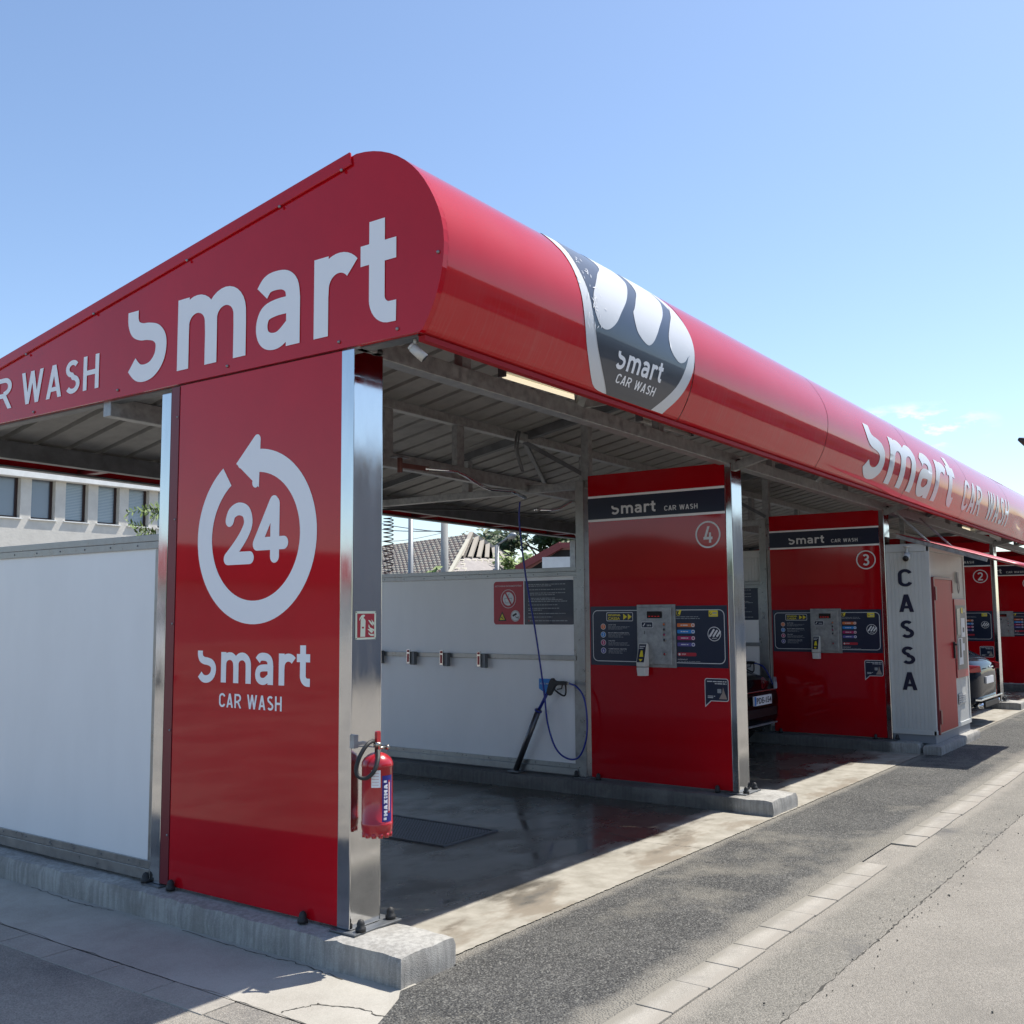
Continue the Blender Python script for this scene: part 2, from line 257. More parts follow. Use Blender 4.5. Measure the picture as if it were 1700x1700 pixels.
# ------------------------------------------------------------------ mesh helpers
class MB:
    """collects faces and links them as ONE mesh object"""
    def __init__(s): s.v = []; s.f = []; s.m = []; s.mats = []; s.sm = []
    def mi(s, m):
        if m not in s.mats: s.mats.append(m)
        return s.mats.index(m)
    def add(s, vs, fs, m, smooth=False):
        o = len(s.v); s.v += [Vector(p) for p in vs]; k = s.mi(m)
        for f in fs: s.f.append([o+i for i in f]); s.m.append(k); s.sm.append(smooth)
        return s
    def box(s, x0, x1, y0, y1, z0, z1, m):
        return s.add([(x0, y0, z0), (x1, y0, z0), (x1, y1, z0), (x0, y1, z0), (x0, y0, z1), (x1, y0, z1), (x1, y1, z1), (x0, y1, z1)],
                     [(0, 3, 2, 1), (4, 5, 6, 7), (0, 1, 5, 4), (1, 2, 6, 5), (2, 3, 7, 6), (3, 0, 4, 7)], m)
    def bar(s, a, b, w, h, m, up=(0, 0, 1)):
        a = Vector(a); b = Vector(b); d = (b-a).normalized(); u = Vector(up)
        if abs(d.dot(u)) > .95: u = Vector((0, 1, 0))
        r = d.cross(u).normalized(); u = r.cross(d).normalized()
        vs = [p + r*i*w/2 + u*j*h/2 for p in (a, b) for i, j in ((-1, -1), (1, -1), (1, 1), (-1, 1))]
        return s.add(vs, [(0, 3, 2, 1), (4, 5, 6, 7), (0, 1, 5, 4), (1, 2, 6, 5), (2, 3, 7, 6), (3, 0, 4, 7)], m)
    def tube(s, pts, r, m, n=10, caps=True):
        pts = [Vector(p) for p in pts]; rings = []; u = None
        for i, p in enumerate(pts):
            d = (pts[min(i+1, len(pts)-1)] - pts[max(i-1, 0)]).normalized()
            if u is None: u = d.orthogonal().normalized()
            u = (u - d*u.dot(d)).normalized(); q = d.cross(u)
            rr = r[i] if isinstance(r, (list, tuple)) else r
            rings.append([p + (u*math.cos(2*PI*k/n) + q*math.sin(2*PI*k/n))*rr for k in range(n)])
        vs = [v for g in rings for v in g]
        fs = [(i*n+k, i*n+(k+1) % n, (i+1)*n+(k+1) % n, (i+1)*n+k) for i in range(len(pts)-1) for k in range(n)]
        if caps: fs += [tuple(range(n-1, -1, -1)), tuple(range((len(pts)-1)*n, len(pts)*n))]
        return s.add(vs, fs, m, True)
    def lathe(s, prof, c, m, n=24, axis='Z'):
        vs = []; c = Vector(c)
        for r, h in prof:
            for k in range(n):
                a = 2*PI*k/n; x, y = r*math.cos(a), r*math.sin(a)
                vs.append(c + (Vector((x, y, h)) if axis == 'Z' else Vector((h, x, y)) if axis == 'X' else Vector((x, h, y))))
        fs = [(i*n+k, i*n+(k+1) % n, (i+1)*n+(k+1) % n, (i+1)*n+k) for i in range(len(prof)-1) for k in range(n)]
        fs += [tuple(range(n-1, -1, -1)), tuple(range((len(prof)-1)*n, len(prof)*n))]
        return s.add(vs, fs, m, True)
    def prism(s, poly, fn, d0, d1, m):
        n = len(poly); vs = [fn(u, v, d0) for u, v in poly] + [fn(u, v, d1) for u, v in poly]
        fs = [tuple(range(n-1, -1, -1)), tuple(range(n, 2*n))] + [(i, (i+1) % n, n+(i+1) % n, n+i) for i in range(n)]
        return s.add(vs, fs, m)
    def build(s, name, parent=None, bevel=0, subsurf=0, shear=False, seg=2):
        o0 = Vector((0, 0, 0)); p = parent
        while p is not None: o0 = o0 + p.location; p = p.parent
        me = bpy.data.meshes.new(name)
        vs = [((v.x, v.y, v.z - (.0145*v.x if shear else 0))) for v in s.v]
        me.from_pydata([(v[0]-o0.x, v[1]-o0.y, v[2]-o0.z) for v in vs], [], s.f)
        for m in s.mats: me.materials.append(m)
        me.polygons.foreach_set('material_index', s.m); me.polygons.foreach_set('use_smooth', s.sm); me.update()
        bm = bmesh.new(); bm.from_mesh(me); bmesh.ops.recalc_face_normals(bm, faces=bm.faces)
        if not any(s.sm) or True: bm.to_mesh(me)
        bm.free()
        o = bpy.data.objects.new(name, me); COL.objects.link(o); o.parent = parent
        if bevel:
            b = o.modifiers.new('bevel', 'BEVEL'); b.width = bevel; b.segments = seg; b.limit_method = 'ANGLE'; b.angle_limit = math.radians(40)
        if subsurf:
            b = o.modifiers.new('sub', 'SUBSURF'); b.levels = subsurf; b.render_levels = subsurf
        return o
def tag(o, label=None, cat=None, group=None, kind=None):
    if label: o['label'] = label
    if cat: o['category'] = cat
    if group: o['group'] = group
    if kind: o['kind'] = kind
    return o
def empty(name, loc=(0, 0, 0), label=None, cat=None, group=None):
    o = bpy.data.objects.new(name, None); COL.objects.link(o); o.location = loc; o.empty_display_size = .1
    return tag(o, label, cat, group)
def copy_tree(o, parent=None):
    kids = list(o.children); c = o.copy(); COL.objects.link(c); c.parent = parent
    for k in kids: copy_tree(k, c)
    return c
def px(x, y, depth):
    """the world point that stands `depth` metres ahead of the camera at a given place in the photo"""
    return CAM + (right*(x-850) + down*(y-850) + fwd*F)*(depth/F)
def onY(x, y, Y):
    d = right*(x-850) + down*(y-850) + fwd*F
    return CAM + d*((Y-CAM.y)/d.y)

# ---- 2D shapes: strokes and polygons, exact union / difference, then mapped on to a surface
def rib(pts, wd):
    n = len(pts); L = []; R = []
    for i in range(n):
        a = pts[max(i-1, 0)]; b = pts[min(i+1, n-1)]; dx, dy = b[0]-a[0], b[1]-a[1]; l = math.hypot(dx, dy) or 1
        nx, ny = -dy/l, dx/l; k = 1
        if 0 < i < n-1:
            e = (pts[i+1][0]-pts[i][0], pts[i+1][1]-pts[i][1]); le = math.hypot(*e) or 1
            k = 1/max(.5, abs(nx*(-e[1]/le)+ny*(e[0]/le)))
        L.append((pts[i][0]+nx*wd/2*k, pts[i][1]+ny*wd/2*k)); R.append((pts[i][0]-nx*wd/2*k, pts[i][1]-ny*wd/2*k))
    return L + R[::-1]
def ribs(pts, wd):   # a stroke as a chain of convex quads, safe for any curvature
    P = rib(pts, wd); n = len(pts)
    return [[P[i], P[i+1], P[2*n-2-i], P[2*n-1-i]] for i in range(n-1)]
def arcp(cx, cy, rx, ry, a0, a1, n=14):
    return [(cx+rx*math.cos(math.radians(a0+(a1-a0)*i/n)), cy+ry*math.sin(math.radians(a0+(a1-a0)*i/n))) for i in range(n+1)]
def rect(x0, x1, y0, y1): return [(x0, y0), (x1, y0), (x1, y1), (x0, y1)]
def disc(cx, cy, rx, ry=None, n=40): return arcp(cx, cy, rx, ry or rx, 0, 360, n)[:-1]
def rrect(x0, x1, y0, y1, r, n=5):
    return (arcp(x1-r, y1-r, r, r, 0, 90, n)+arcp(x0+r, y1-r, r, r, 90, 180, n)+arcp(x0+r, y0+r, r, r, 180, 270, n)+arcp(x1-r, y0+r, r, r, 270, 360, n))
def smooth(pts, k=6, closed=False):
    out = []; n = len(pts)
    rng = range(n if closed else n-1)
    for i in rng:
        p = [pts[(i+j) % n] if closed else pts[min(max(i+j, 0), n-1)] for j in (-1, 0, 1, 2)]
        for t in range(k):
            t /= k
            out.append(tuple(.5*((2*p[1][c]) + (-p[0][c]+p[2][c])*t + (2*p[0][c]-5*p[1][c]+4*p[2][c]-p[3][c])*t*t + (-p[0][c]+3*p[1][c]-3*p[2][c]+p[3][c])*t**3) for c in (0, 1)))
    if not closed: out.append(tuple(pts[-1]))
    return out
def area(p): return sum(p[i][0]*p[(i+1) % len(p)][1]-p[(i+1) % len(p)][0]*p[i][1] for i in range(len(p)))/2
def shape(adds, subs=()):
    vs = []; fs = []; na = len(adds)
    for p in list(adds)+list(subs):
        if area(p) < 0: p = p[::-1]
        fs.append(list(range(len(vs), len(vs)+len(p)))); vs += [Vector((a, b)) for a, b in p]
    V, _, Fc, _, _, of = delaunay_2d_cdt(vs, [], fs, 0, 1e-6)
    tris = [f for f, o in zip(Fc, of) if any(i < na for i in o) and not any(i >= na for i in o)]
    return [(v.x, v.y) for v in V], [tuple(t) for t in tris]
def xf(polys, sx, sy, ox, oy): return [[(x*sx+ox, y*sy+oy) for x, y in p] for p in polys]
# glyphs, height 1, DIN-like
def G(ch, w=.145):
    h = w/2
    if ch == 'C': return ribs(arcp(.315, .69, .315-h, .31-h, 18, 180)+arcp(.315, .31, .315-h, .31-h, 180, 342), w), .60
    if ch == 'A': return [[(0, 0), (w+.01, 0), (.32+w*.56, 1), (.32-w*.56, 1)], [(.64, 0), (.63-w, 0), (.32-w*.56, 1), (.32+w*.56, 1)], rect(.12, .52, .2, .2+w*.9)], .64
    if ch == 'R': return [rect(0, w, 0, 1)]+ribs([(.05, 1-h), (.33, 1-h)]+arcp(.35, .715, .245-h*.4, .285-h, 85, -85)+[(.33, .43+h*.05), (.05, .43+h*.05)], w)+[[(.26, .44), (.26+w+.02, .44), (.66, 0), (.65-w, 0)]], .66
    if ch == 'W':
        a = w*1.02
        return [[(0, 1), (a, 1), (.27+a/2, 0), (.27-a/2, 0)], [(.27-a/2, 0), (.27+a/2, 0), (.475+a/2, 1), (.475-a/2, 1)], [(.475-a/2, 1), (.475+a/2, 1), (.68+a/2, 0), (.68-a/2, 0)], [(.68-a/2, 0), (.68+a/2, 0), (.95, 1), (.95-a, 1)]], .95
    if ch == 'S': return ribs(arcp(.30, .745, .27-h, .255-h, 32, 262)+arcp(.31, .275, .29-h, .275-h, 82, -148), w), .60
    if ch == 'H': return [rect(0, w, 0, 1), rect(.61-w, .61, 0, 1), rect(w*.9, .61-w*.9, .5-h, .5+h)], .61
    if ch == '1': return [rect(.26, .26+w, 0, 1)]+[[(.02, .72), (.02, .72+w), (.27, 1), (.27, 1-w*1.1)]], .45
    if ch == '2': return ribs(arcp(.31, .72, .31-h, .28-h, 170, -20)+[(.5, .54), (.12, .12)], w)+[rect(.02, .62, 0, w)], .64
    if ch == '3': return ribs(arcp(.30, .735, .28-h, .265-h, 150, -85), w)+ribs(arcp(.30, .285, .30-h, .285-h, 85, -150), w)+[rect(.2, .34, .5-h*.8, .5+h*1.1)], .62
    if ch == '4': return [rect(.40, .40+w, 0, .62), rect(0, .66, .2, .2+w), [(0, .2), (w+.02, .2), (.42+w*.3, 1), (.42-w*.75, 1)]], .66
    if ch == 'M': return [rect(0, w, 0, 1), rect(.72-w, .72, 0, 1), [(0, 1), (w, 1), (.36+h, .3), (.36-h, .3)], [(.72-w, 1), (.72, 1), (.36+h, .3), (.36-h, .3)]], .72
    if ch == 'X': return [[(0, 0), (w*1.1, 0), (.64, 1), (.64-w*1.1, 1)], [(0, 1), (w*1.1, 1), (.64, 0), (.64-w*1.1, 0)]], .64
    if ch == 'I': return [rect(0, w, 0, 1)], w
    return [], .28
def word(txt, gap=.13, w=.145):
    out = []; x = 0
    for c in txt:
        p, a = G(c, w); out += xf(p, 1, 1, x, 0); x += a+gap
    return out, x-gap
def fitword(txt, x0, x1, y0, h, gap=.13, w=.145):
    p, L = word(txt, gap, w); k = (x1-x0)/L
    return xf(p, k, h, x0, y0)
def smart(x0, x1, y0, xh):
    """the bold lower-case wordmark; x-height 1, total width 5.23"""
    o = ribs(smooth([(.13, 1.03), (.135, .88), (.2, .76), (.34, .70), (.5, .68), (.68, .63), (.79, .52), (.80, .37), (.74, .23), (.6, .12), (.42, .085), (.26, .12), (.12, .24)], 5), .25)
    o += [rect(1.18, 1.43, 0, 1)]+ribs([(1.305, .45)]+arcp(1.60, .6, .295, .275, 175, 5)+[(1.905, .45), (1.905, 0)], .25)
    o += ribs([(1.905, .45)]+arcp(2.195, .6, .295, .275, 175, 5)+[(2.495, .45), (2.495, 0)], .25)
    o += [rect(3.39, 3.64, 0, .6)]+ribs(smooth([(2.93, .76), (3.03, .86), (3.18, .885), (3.36, .86), (3.48, .76), (3.515, .58)], 5), .25)
    o += ribs(smooth([(3.5, .53), (3.2, .53), (3.0, .48), (2.93, .33), (2.97, .18), (3.1, .105), (3.28, .12), (3.5, .27)], 5), .22)
    o += [rect(3.89, 4.14, 0, 1)]+ribs([(4.015, .48)]+arcp(4.32, .58, .30, .30, 172, 42), .25)
    o += [rect(4.82, 5.07, .3, 1.27), rect(4.68, 5.25, .75, 1.0)]+ribs([(4.945, .4)]+arcp(5.15, .33, .205, .205, 180, 262, 8)+[(5.25, .125)], .25)
    return xf(o, (x1-x0)/5.23, xh, x0, y0)
def put(mb, shp, fn, d, m):
    V, T = shp; mb.add([fn(u, v, d) for u, v in V], T, m)
def panelmap(xp, y0=0, z0=0): return lambda u, v, d: (xp-d, y0-u, z0+v)     # on a face that looks towards -X; u to the reader's right
def frontmap(yp): return lambda u, v, d: (u, yp-d, v)                        # on a face that looks towards -Y
def arcmap(u, s, d):
    t = min(1, max(0, s/.35)); t = t*t*(3-2*t); a = s/.613; r = .613+d-(.018+.0008*u)*t
    if s < 0: r += .012*min(1, (-s/.43))**2
    return (u, .02-r*math.cos(a), 3.405+r*math.sin(a))
def put_arc(mb, shp, d, m):
    V, T = shp; bm = bmesh.new(); vs = [bm.verts.new((a, b, 0)) for a, b in V]
    for t in T:
        try: bm.faces.new([vs[i] for i in t])
        except ValueError: pass
    s = -.45
    while s < .95:
        bmesh.ops.bisect_plane(bm, geom=bm.verts[:]+bm.edges[:]+bm.faces[:], plane_co=(0, s, 0), plane_no=(0, 1, 0)); s += .045
    bm.verts.index_update()
    mb.add([arcmap(v.co.x, v.co.y, d) for v in bm.verts], [tuple(v.index for v in f.verts) for f in bm.faces], m, True); bm.free()
def ftext(txt, size=1, bold=0):
    cu = bpy.data.curves.new('t', 'FONT'); cu.body = txt; cu.size = size; cu.resolution_u = 2; cu.offset = bold
    o = bpy.data.objects.new('t', cu); COL.objects.link(o); dg = bpy.context.evaluated_depsgraph_get(); dg.update()
    me = bpy.data.meshes.new_from_object(o.evaluated_get(dg)); V = [(v.co.x, v.co.y) for v in me.vertices]; T = [tuple(p.vertices) for p in me.polygons]
    bpy.data.objects.remove(o); bpy.data.meshes.remove(me); bpy.data.curves.remove(cu)
    return V, T
def fit(shp, x0, x1, y0, y1):
    V, T = shp; a = min(v[0] for v in V); b = max(v[0] for v in V); c = min(v[1] for v in V); d = max(v[1] for v in V)
    return [((x-a)/(b-a)*(x1-x0)+x0, (y-c)/(d-c)*(y1-y0)+y0) for x, y in V], T
def words_line(x0, x1, y, h, rnd):
    """a line of print too small to read in the photo"""
    out = []; x = x0
    while x < x1-.004:
        l = min(rnd.uniform(.012, .05), x1-x); out.append(rect(x, x+l, y, y+h)); x += l+.006
    return out

# ------------------------------------------------------------------ ground
def sheet(name, poly, z, m, th=.0):
    mb = MB(); mb.add([(x, y, z) for x, y in poly], [tuple(range(len(poly)))], m)
    return tag(mb.build(name), kind='structure')
def wobble(x0, y0, x1, y1, n, amp, rnd):
    return [(x0+(x1-x0)*i/n + (rnd.uniform(-amp, amp) if abs(x1-x0) < abs(y1-y0) else 0), y0+(y1-y0)*i/n + (rnd.uniform(-amp, amp) if abs(x1-x0) >= abs(y1-y0) else 0)) for i in range(n+1)]
R1 = random.Random(3)
sheet('ground', [(-900, -900), (900, -900), (900, 900), (-900, 900)], -.016, m_yard)
sheet('road', [(-40, -12)]+[(80, -12)]+wobble(80, -1.94, -40, -1.94, 2400, .007, R1), -.012, m_road)
sheet('asphalt_verge', [(-3, -1.99), (80, -1.99), (80, -1.50), (-3, -1.50)], -.014, m_asph2)
mb = MB()
x = -3.0
while x < 40:
    l = .33+R1.uniform(-.02, .03); a, b = R1.uniform(-.006, .006), R1.uniform(-.006, .006)
    if not (3.35 < x < 3.9 or 4.4 < x < 4.7):
        z = -.004+R1.uniform(-.001, .002); mb.box(x, x+l-R1.uniform(.004, .008), -1.545+a, -1.368+b, z-.05, z, m_kerbs)
    x += l
tag(mb.build('kerb_row', bevel=.004), kind='structure')
# fresh asphalt strip with a ragged edge along the slab
e1 = wobble(40, -.345, .40, -.345, 2600, .006, R1)
sheet('asphalt_strip', [(-4, -1.375), (40, -1.375)]+e1+[(.33, -.30), (.27, -.33), (.27, -.44), (.0, -.45), (-.13, -.445), (-.2, -.50), (-.36, -.575), (-.6, -.68), (-1.2, -.9), (-4, -1.2)], -.006, m_asph)
e2 = wobble(-.02, -.352, 26, -.352, 1600, .005, R1)
sheet('wash_bay_floor', e2+[(26, 5.4), (-.02, 5.4)], 0, m_slab)
# concrete apron left of the bays, flat edging stones beyond it
sheet('concrete_apron', [(-.62, -.9), (-.2, -.9), (-.02, -.5), (-.02, 9), (-.62, 9)], -.009, m_conc)
mb = MB(); y = -1.2
while y < 9:
    l = .41+R1.uniform(-.01, .02); mb.box(-.80+R1.uniform(-.004, .004), -.625, y, y+l-.008, -.06, -.0085+R1.uniform(-.001, .001), m_yard if y < .0 else m_kerbs); y += l
tag(mb.build('edging_row', bevel=.003), kind='structure')
sheet('yard', [(-14, -1.2), (-.79, -1.2), (-.79, 60), (-14, 60)], -.0125, m_yard)
mb = MB(); sp = []; x = -1.5
while x < 30:
    a = R1.uniform(.0005, .0045)*(1 if R1.random() < .85 else 2); c0y = -1.945+R1.uniform(-.006, .006); sp.append((x, c0y, a)); x += R1.uniform(.015, .05)
mb.add([(x, y+k*a, -.0112) for x, y, a in sp for k in (-1, 1)], [(2*i, 2*i+2, 2*i+3, 2*i+1) for i in range(len(sp)-1)], mat('open_seam_dirt', (.05, .047, .04), .95))
tag(mb.build('road_seam'), kind='structure')
mb = MB()     # cracks in the concrete apron and the slab mouth
def crack(pts, w, z):
    P_ = []; 
    for (ax, ay), (bx_, by_) in zip(pts, pts[1:]):
        for k in range(14): t = k/14; P_.append((ax+(bx_-ax)*t+R1.gauss(0, .006), ay+(by_-ay)*t+R1.gauss(0, .006), w*R1.uniform(.3, 1.3)))
    vs = []
    for i, (x, y, a) in enumerate(P_):
        q_ = P_[min(i+1, len(P_)-1)]; p_ = P_[max(i-1, 0)]; dx, dy = q_[0]-p_[0], q_[1]-p_[1]; l = math.hypot(dx, dy) or 1
        vs += [(x-dy/l*a, y+dx/l*a, z), (x+dy/l*a, y-dx/l*a, z)]
    mb.add(vs, [(2*i, 2*i+2, 2*i+3, 2*i+1) for i in range(len(P_)-1)], mat('crack_dirt', (.06, .055, .045), .95))
crack([(-.13, 1.1), (-.15, .55), (-.14, .2), (-.17, -.15)], .0035, -.0075); crack([(-.40, -.70), (-.37, -.45), (-.45, -.25), (-.61, -.18)], .004, -.0075); crack([(-.12, 2.6), (-.16, 2.1), (-.13, 1.7)], .003, -.0075)
crack([(-.62, -.5), (-.615, .3), (-.62, 1.2), (-.618, 2.4), (-.62, 4)], .0018, -.0072); crack([(3.1, -.34), (3.05, .1), (3.3, .8)], .002, .0012); crack([(7.2, -.34), (7.1, .2), (7.25, .9)], .0025, .0012)
tag(mb.build('concrete_crack'), kind='structure')
mb = MB()     # loose gravel along the seam
for i in range(260):
    gx = R1.uniform(-1, 9); gy = -1.94+R1.gauss(0, .07) if i % 3 else R1.uniform(-3.2, -.6); r = R1.uniform(.002, .006)
    mb.lathe([(0.0001, -r*.6), (r, 0), (r*.6, r*.8), (.0001, r)], (gx, gy, -.008), m_asph2 if i % 2 else m_asph, n=5)
tag(mb.build('loose_gravel'), 'small stone chips scattered over the street beside the kerb row', 'gravel', kind='stuff')
# hills far off, seen only mirrored in the glossy panels
mb = MB(); N = 90; vs = []; fs = []
for i in range(N+1):
    a = math.radians(60+150*i/N); rr = 420; h = 22+16*math.sin(i*.13)+7*math.sin(i*.37+1)+2*math.sin(i*1.3)
    for r_, z_ in ((rr, -1), (rr+40, h*.6), (rr+90, h), (rr+200, h*.7), (rr+300, -1)): vs.append((r_*math.cos(a), r_*math.sin(a), z_))
for i in range(N):
    for k in range(4): fs.append((i*5+k, (i+1)*5+k, (i+1)*5+k+1, i*5+k+1))
mb.add(vs, fs, mat('wooded_hill', (.035, .05, .03), .95, var=.4, vscale=.05), True)
tag(mb.build('hill'), kind='structure')

# ------------------------------------------------------------------ bay positions
BX = [0, 4.55, 8.95, 15.2, 19.7]
def rough_block(x0, x1, y0, y1, z0, z1, m, rnd, amp=.006):
    bm = bmesh.new()
    nx = max(2, int((x1-x0)/.05)); ny = max(2, int((y1-y0)/.06)); nz_ = 4
    mb = MB()
    # a box surface grid, jittered so the cast edges look worn
    def grid(fn, a, b):
        o = [[fn(i/a, j/b) for j in range(b+1)] for i in range(a+1)]
        vs = [p for r in o for p in r]; mb.add(vs, [(i*(b+1)+j, (i+1)*(b+1)+j, (i+1)*(b+1)+j+1, i*(b+1)+j+1) for i in range(a) for j in range(b)], m, True)
    X = lambda t: x0+(x1-x0)*t; Y = lambda t: y0+(y1-y0)*t; Z = lambda t: z0+(z1-z0)*t
    grid(lambda a, b: (X(a), Y(b), z1), nx, ny); grid(lambda a, b: (X(a), y0, Z(b)), nx, nz_); grid(lambda a, b: (X(a), y1, Z(b)), nx, nz_)
    grid(lambda a, b: (x0, Y(a), Z(b)), ny, nz_); grid(lambda a, b: (x1, Y(a), Z(b)), ny, nz_)
    from mathutils import noise
    for v in mb.v:
        n1 = noise.noise(v*9)*amp*1.3+noise.noise(v*31+Vector((5, 5, 5)))*amp
        ex = min(abs(v.x-x0), abs(v.x-x1)); ey = min(abs(v.y-y0), abs(v.y-y1)); tz = abs(v.z-z1)
        cx = 1 if abs(v.x-x0) < abs(v.x-x1) else -1; cy = 1 if abs(v.y-y0) < abs(v.y-y1) else -1
        if tz < .001:
            if ex < .001: v.x += cx*.008; v.z -= .006
            if ey < .001: v.y += cy*.008; v.z -= .006
            v.z += n1*.5 - (.003 if min(ex, ey) < .06 else 0)
        if ex < .02: v.x += n1
        if ey < .02: v.y += n1
    return mb
plinth_txt = ['long rough concrete plinth under the large 24 sign panel, its end nearest the camera', 'concrete plinth under the bay panel numbered 4', 'concrete plinth under the bay panel numbered 3, beside the kiosk', 'concrete plinth under the bay panel numbered 2, beside the parked estate car', 'farthest concrete plinth, under the bay panel at the right edge']
for i, bx in enumerate(BX):
    x0, x1, y0 = ((-.11, .275, -.43) if i == 0 else (bx-.12, bx+.42, -.345+.01*i))
    o = rough_block(x0, x1, y0, 5.0, -.05, .13-.004*i, m_curb if i == 0 else m_curbwet, random.Random(i), .008).build('concrete_plinth')
    tag(o, plinth_txt[i], 'plinth', 'concrete plinths between the wash bays')

# ------------------------------------------------------------------ canopy
can = empty('car_wash_canopy', (0, 0, 0), 'long red rounded canopy on steel posts over the wash bays, lettered along its front', 'canopy')
XE = 24.0
FB = 2.995
# side fascia (faces -X): flat board with rounded front end
arcpts = [arcmap(0, -.43+i*(.9630+.43-.03)/22, 0)[1:] for i in range(23)]
top = lambda y: 4.016-.163*y
prof = [(4.95, FB), (-.44, FB)] + [p for p in arcpts] + [(4.95, top(4.95))]
prof = [(-y, z) for y, z in prof]
mb = MB(); mb.prism(prof, lambda u, v, d: (d, -u, v), -.004, .03, m_red)
sf = mb.build('side_fascia', can)
mb = MB(); mb.bar((-.011, 4.95, top(4.95)-.034), (-.011, .02, top(.02)-.034), .014, .072, m_red, up=(0, 0, 1)); mb.build('edge_trim', sf, bevel=.004)
for y_, z_ in [(.08, 3.93), (.55, 3.85), (1.35, 3.72), (2.3, 3.57), (3.1, 3.43), (-.56, 3.36), (2.03, 3.04), (.98, 3.035), (.1, 3.03), (-.3, 3.03), (3.0, 3.02)]:
    mb = MB(); mb.lathe([(.0001, -.012), (.006, -.01), (.009, -.004), (.009, 0)], (-.005 if z_ < 3.3 or y_ < 0 else -.018, y_, z_-.0), m_alu, n=8, axis='X'); mb.build('rivet', sf)
fm = panelmap(-.006)
mb = MB()
put(mb, shape(smart(-1.941, .283, 3.073, .424)), fm, .002, m_letter); mb.build('wordmark', sf); mb = MB()
put(mb, shape(fitword('WASH', -3.165, -2.241, 3.085, .222, .14)), fm, .002, m_letter); mb.build('lettering', sf); mb = MB()
put(mb, shape(fitword('CAR', -4.02, -3.29, 3.085, .222, .14)), fm, .002, m_letter)
mb.build('lettering', sf)
# front fascia: curved sheets butted every 2.67 m
from mathutils import noise as MN
def arcgrid(x0, x1, nx, dent=0):
    mb = MB(); ns = 34; vs = []
    for i in range(nx+1):
        u = x0+(x1-x0)*i/nx
        for j in range(ns+1):
            s = -.43+j*(.98+.43)/ns; d = 0
            if dent:
                kx = math.exp(-((u-15.0)/1.6)**2); d = -dent*kx*(.5+.8*MN.noise(Vector((u*1.3, s*6, 0))))*max(0, 1-abs((s+.22)/.22))
            vs.append(arcmap(u, s, d))
        vs.append((u, -.40, 2.985)); 
    n = ns+2
    fs = [(i*n+j, (i+1)*n+j, (i+1)*n+j+1, i*n+j+1) for i in range(nx) for j in range(ns)] + [(i*n, (i+1)*n, (i+1)*n+n-1, i*n+n-1) for i in range(nx)]
    mb.add(vs, fs, m_fascia, True); return mb
ff = []
k = 0; x = 0.03
while x < XE-.1:
    x2 = 2.67*(k+1); mb = arcgrid(x, min(x2-.012, XE), 26 if k in (5, 6) else 6, .05 if k in (5, 6) else 0)
    o = empty('front_fascia', (0, 0, 0)); COL.objects.unlink(o); bpy.data.objects.remove(o)
    o = mb.build('front_fascia', can, shear=True)
    # object coordinates of the streak material start at the lower lip
    me = o.data
    for v in me.vertices: v.co.z -= 2.99
    o.location.z = 2.99
    sol = o.modifiers.new('t', 'SOLIDIFY'); sol.thickness = .003; sol.offset = -1; sol.use_rim = False
    ff.append(o); x = x2; k += 1
# red lower lip
mb = MB(); mb.box(.03, XE, -.447, -.405, 2.958, 2.984, mat('matt_red_lip', (.30, .008, .012), .6, spec=.2)); mb.build('fascia_lip', can, shear=True)
# emblem disc wrapped on the first fascia sheet
OUT = [(1.66, -.43), (1.514, -.40), (1.332, -.227), (1.251, -.06), (1.223, .098), (1.228, .28), (1.22, .385), (1.20, .446), (1.22, .58), (1.42, .76), (1.8, .84), (2.15, .76), (2.42, .60), (2.56, .47), (2.635, .344), (2.664, .207), (2.664, .06), (2.640, -.103), (2.56, -.265), (2.453, -.395), (2.43, -.43)]
INN = [(1.70, -.432), (1.676, -.406), (1.52, -.28), (1.401, -.148), (1.331, .023), (1.308, .196), (1.306, .319), (1.312, .406), (1.34, .54), (1.48, .68), (1.8, .76), (2.1, .68), (2.45, .50), (2.585, .20), (2.575, .03), (2.556, -.03), (2.523, -.111), (2.449, -.241), (2.289, -.409), (2.27, -.432)]
mb = MB(); m_film_sunlit = mat('white_film_sunlit', (.62, .63, .64), .3)  # same white film as the gable letters, colour lowered to offset direct sunlight
put_arc(mb, shape([smooth(OUT[:-1], 4)+[OUT[-1]]]), .003, m_film_sunlit)
put_arc(mb, shape([smooth(INN[:13], 4)+[INN[13]]+smooth(INN[14:], 4)]), .0045, mat('navy_emblem_film', (.022, .030, .048), .35, coat=.5))
L1 = [(1.70, .66), (1.675, .44), (1.546, .315), (1.395, .15), (1.355, .08), (1.353, .016), (1.40, -.05), (1.453, -.074), (1.52, -.065), (1.60, -.01), (1.68, .08), (1.806, .20), (1.945, .356), (1.985, .44), (1.97, .60), (1.85, .66)]
L2 = [(2.12, .60), (2.066, .373), (1.961, .25), (1.88, .16), (1.84, .114), (1.845, .03), (1.89, -.02), (1.994, -.055), (2.061, -.026), (2.12, .04), (2.19, .12), (2.315, .239), (2.401, .345), (2.43, .42), (2.38, .54), (2.25, .62)]
L3 = [(2.57, .40), (2.453, .264), (2.36, .17), (2.29, .07), (2.30, 0), (2.34, -.04), (2.40, -.068), (2.451, -.075), (2.51, -.055), (2.552, -.015), (2.60, .02), (2.635, .10), (2.645, .22), (2.62, .34)]
for L_ in (L1, L2, L3): put_arc(mb, shape([smooth(L_, 4, True)]), .006, m_film_sunlit)
def slant(polys, ox, k):      # the emblem text leans as on the real film
    return [[(x+k*(y-ox), y) for x, y in p] for p in polys]
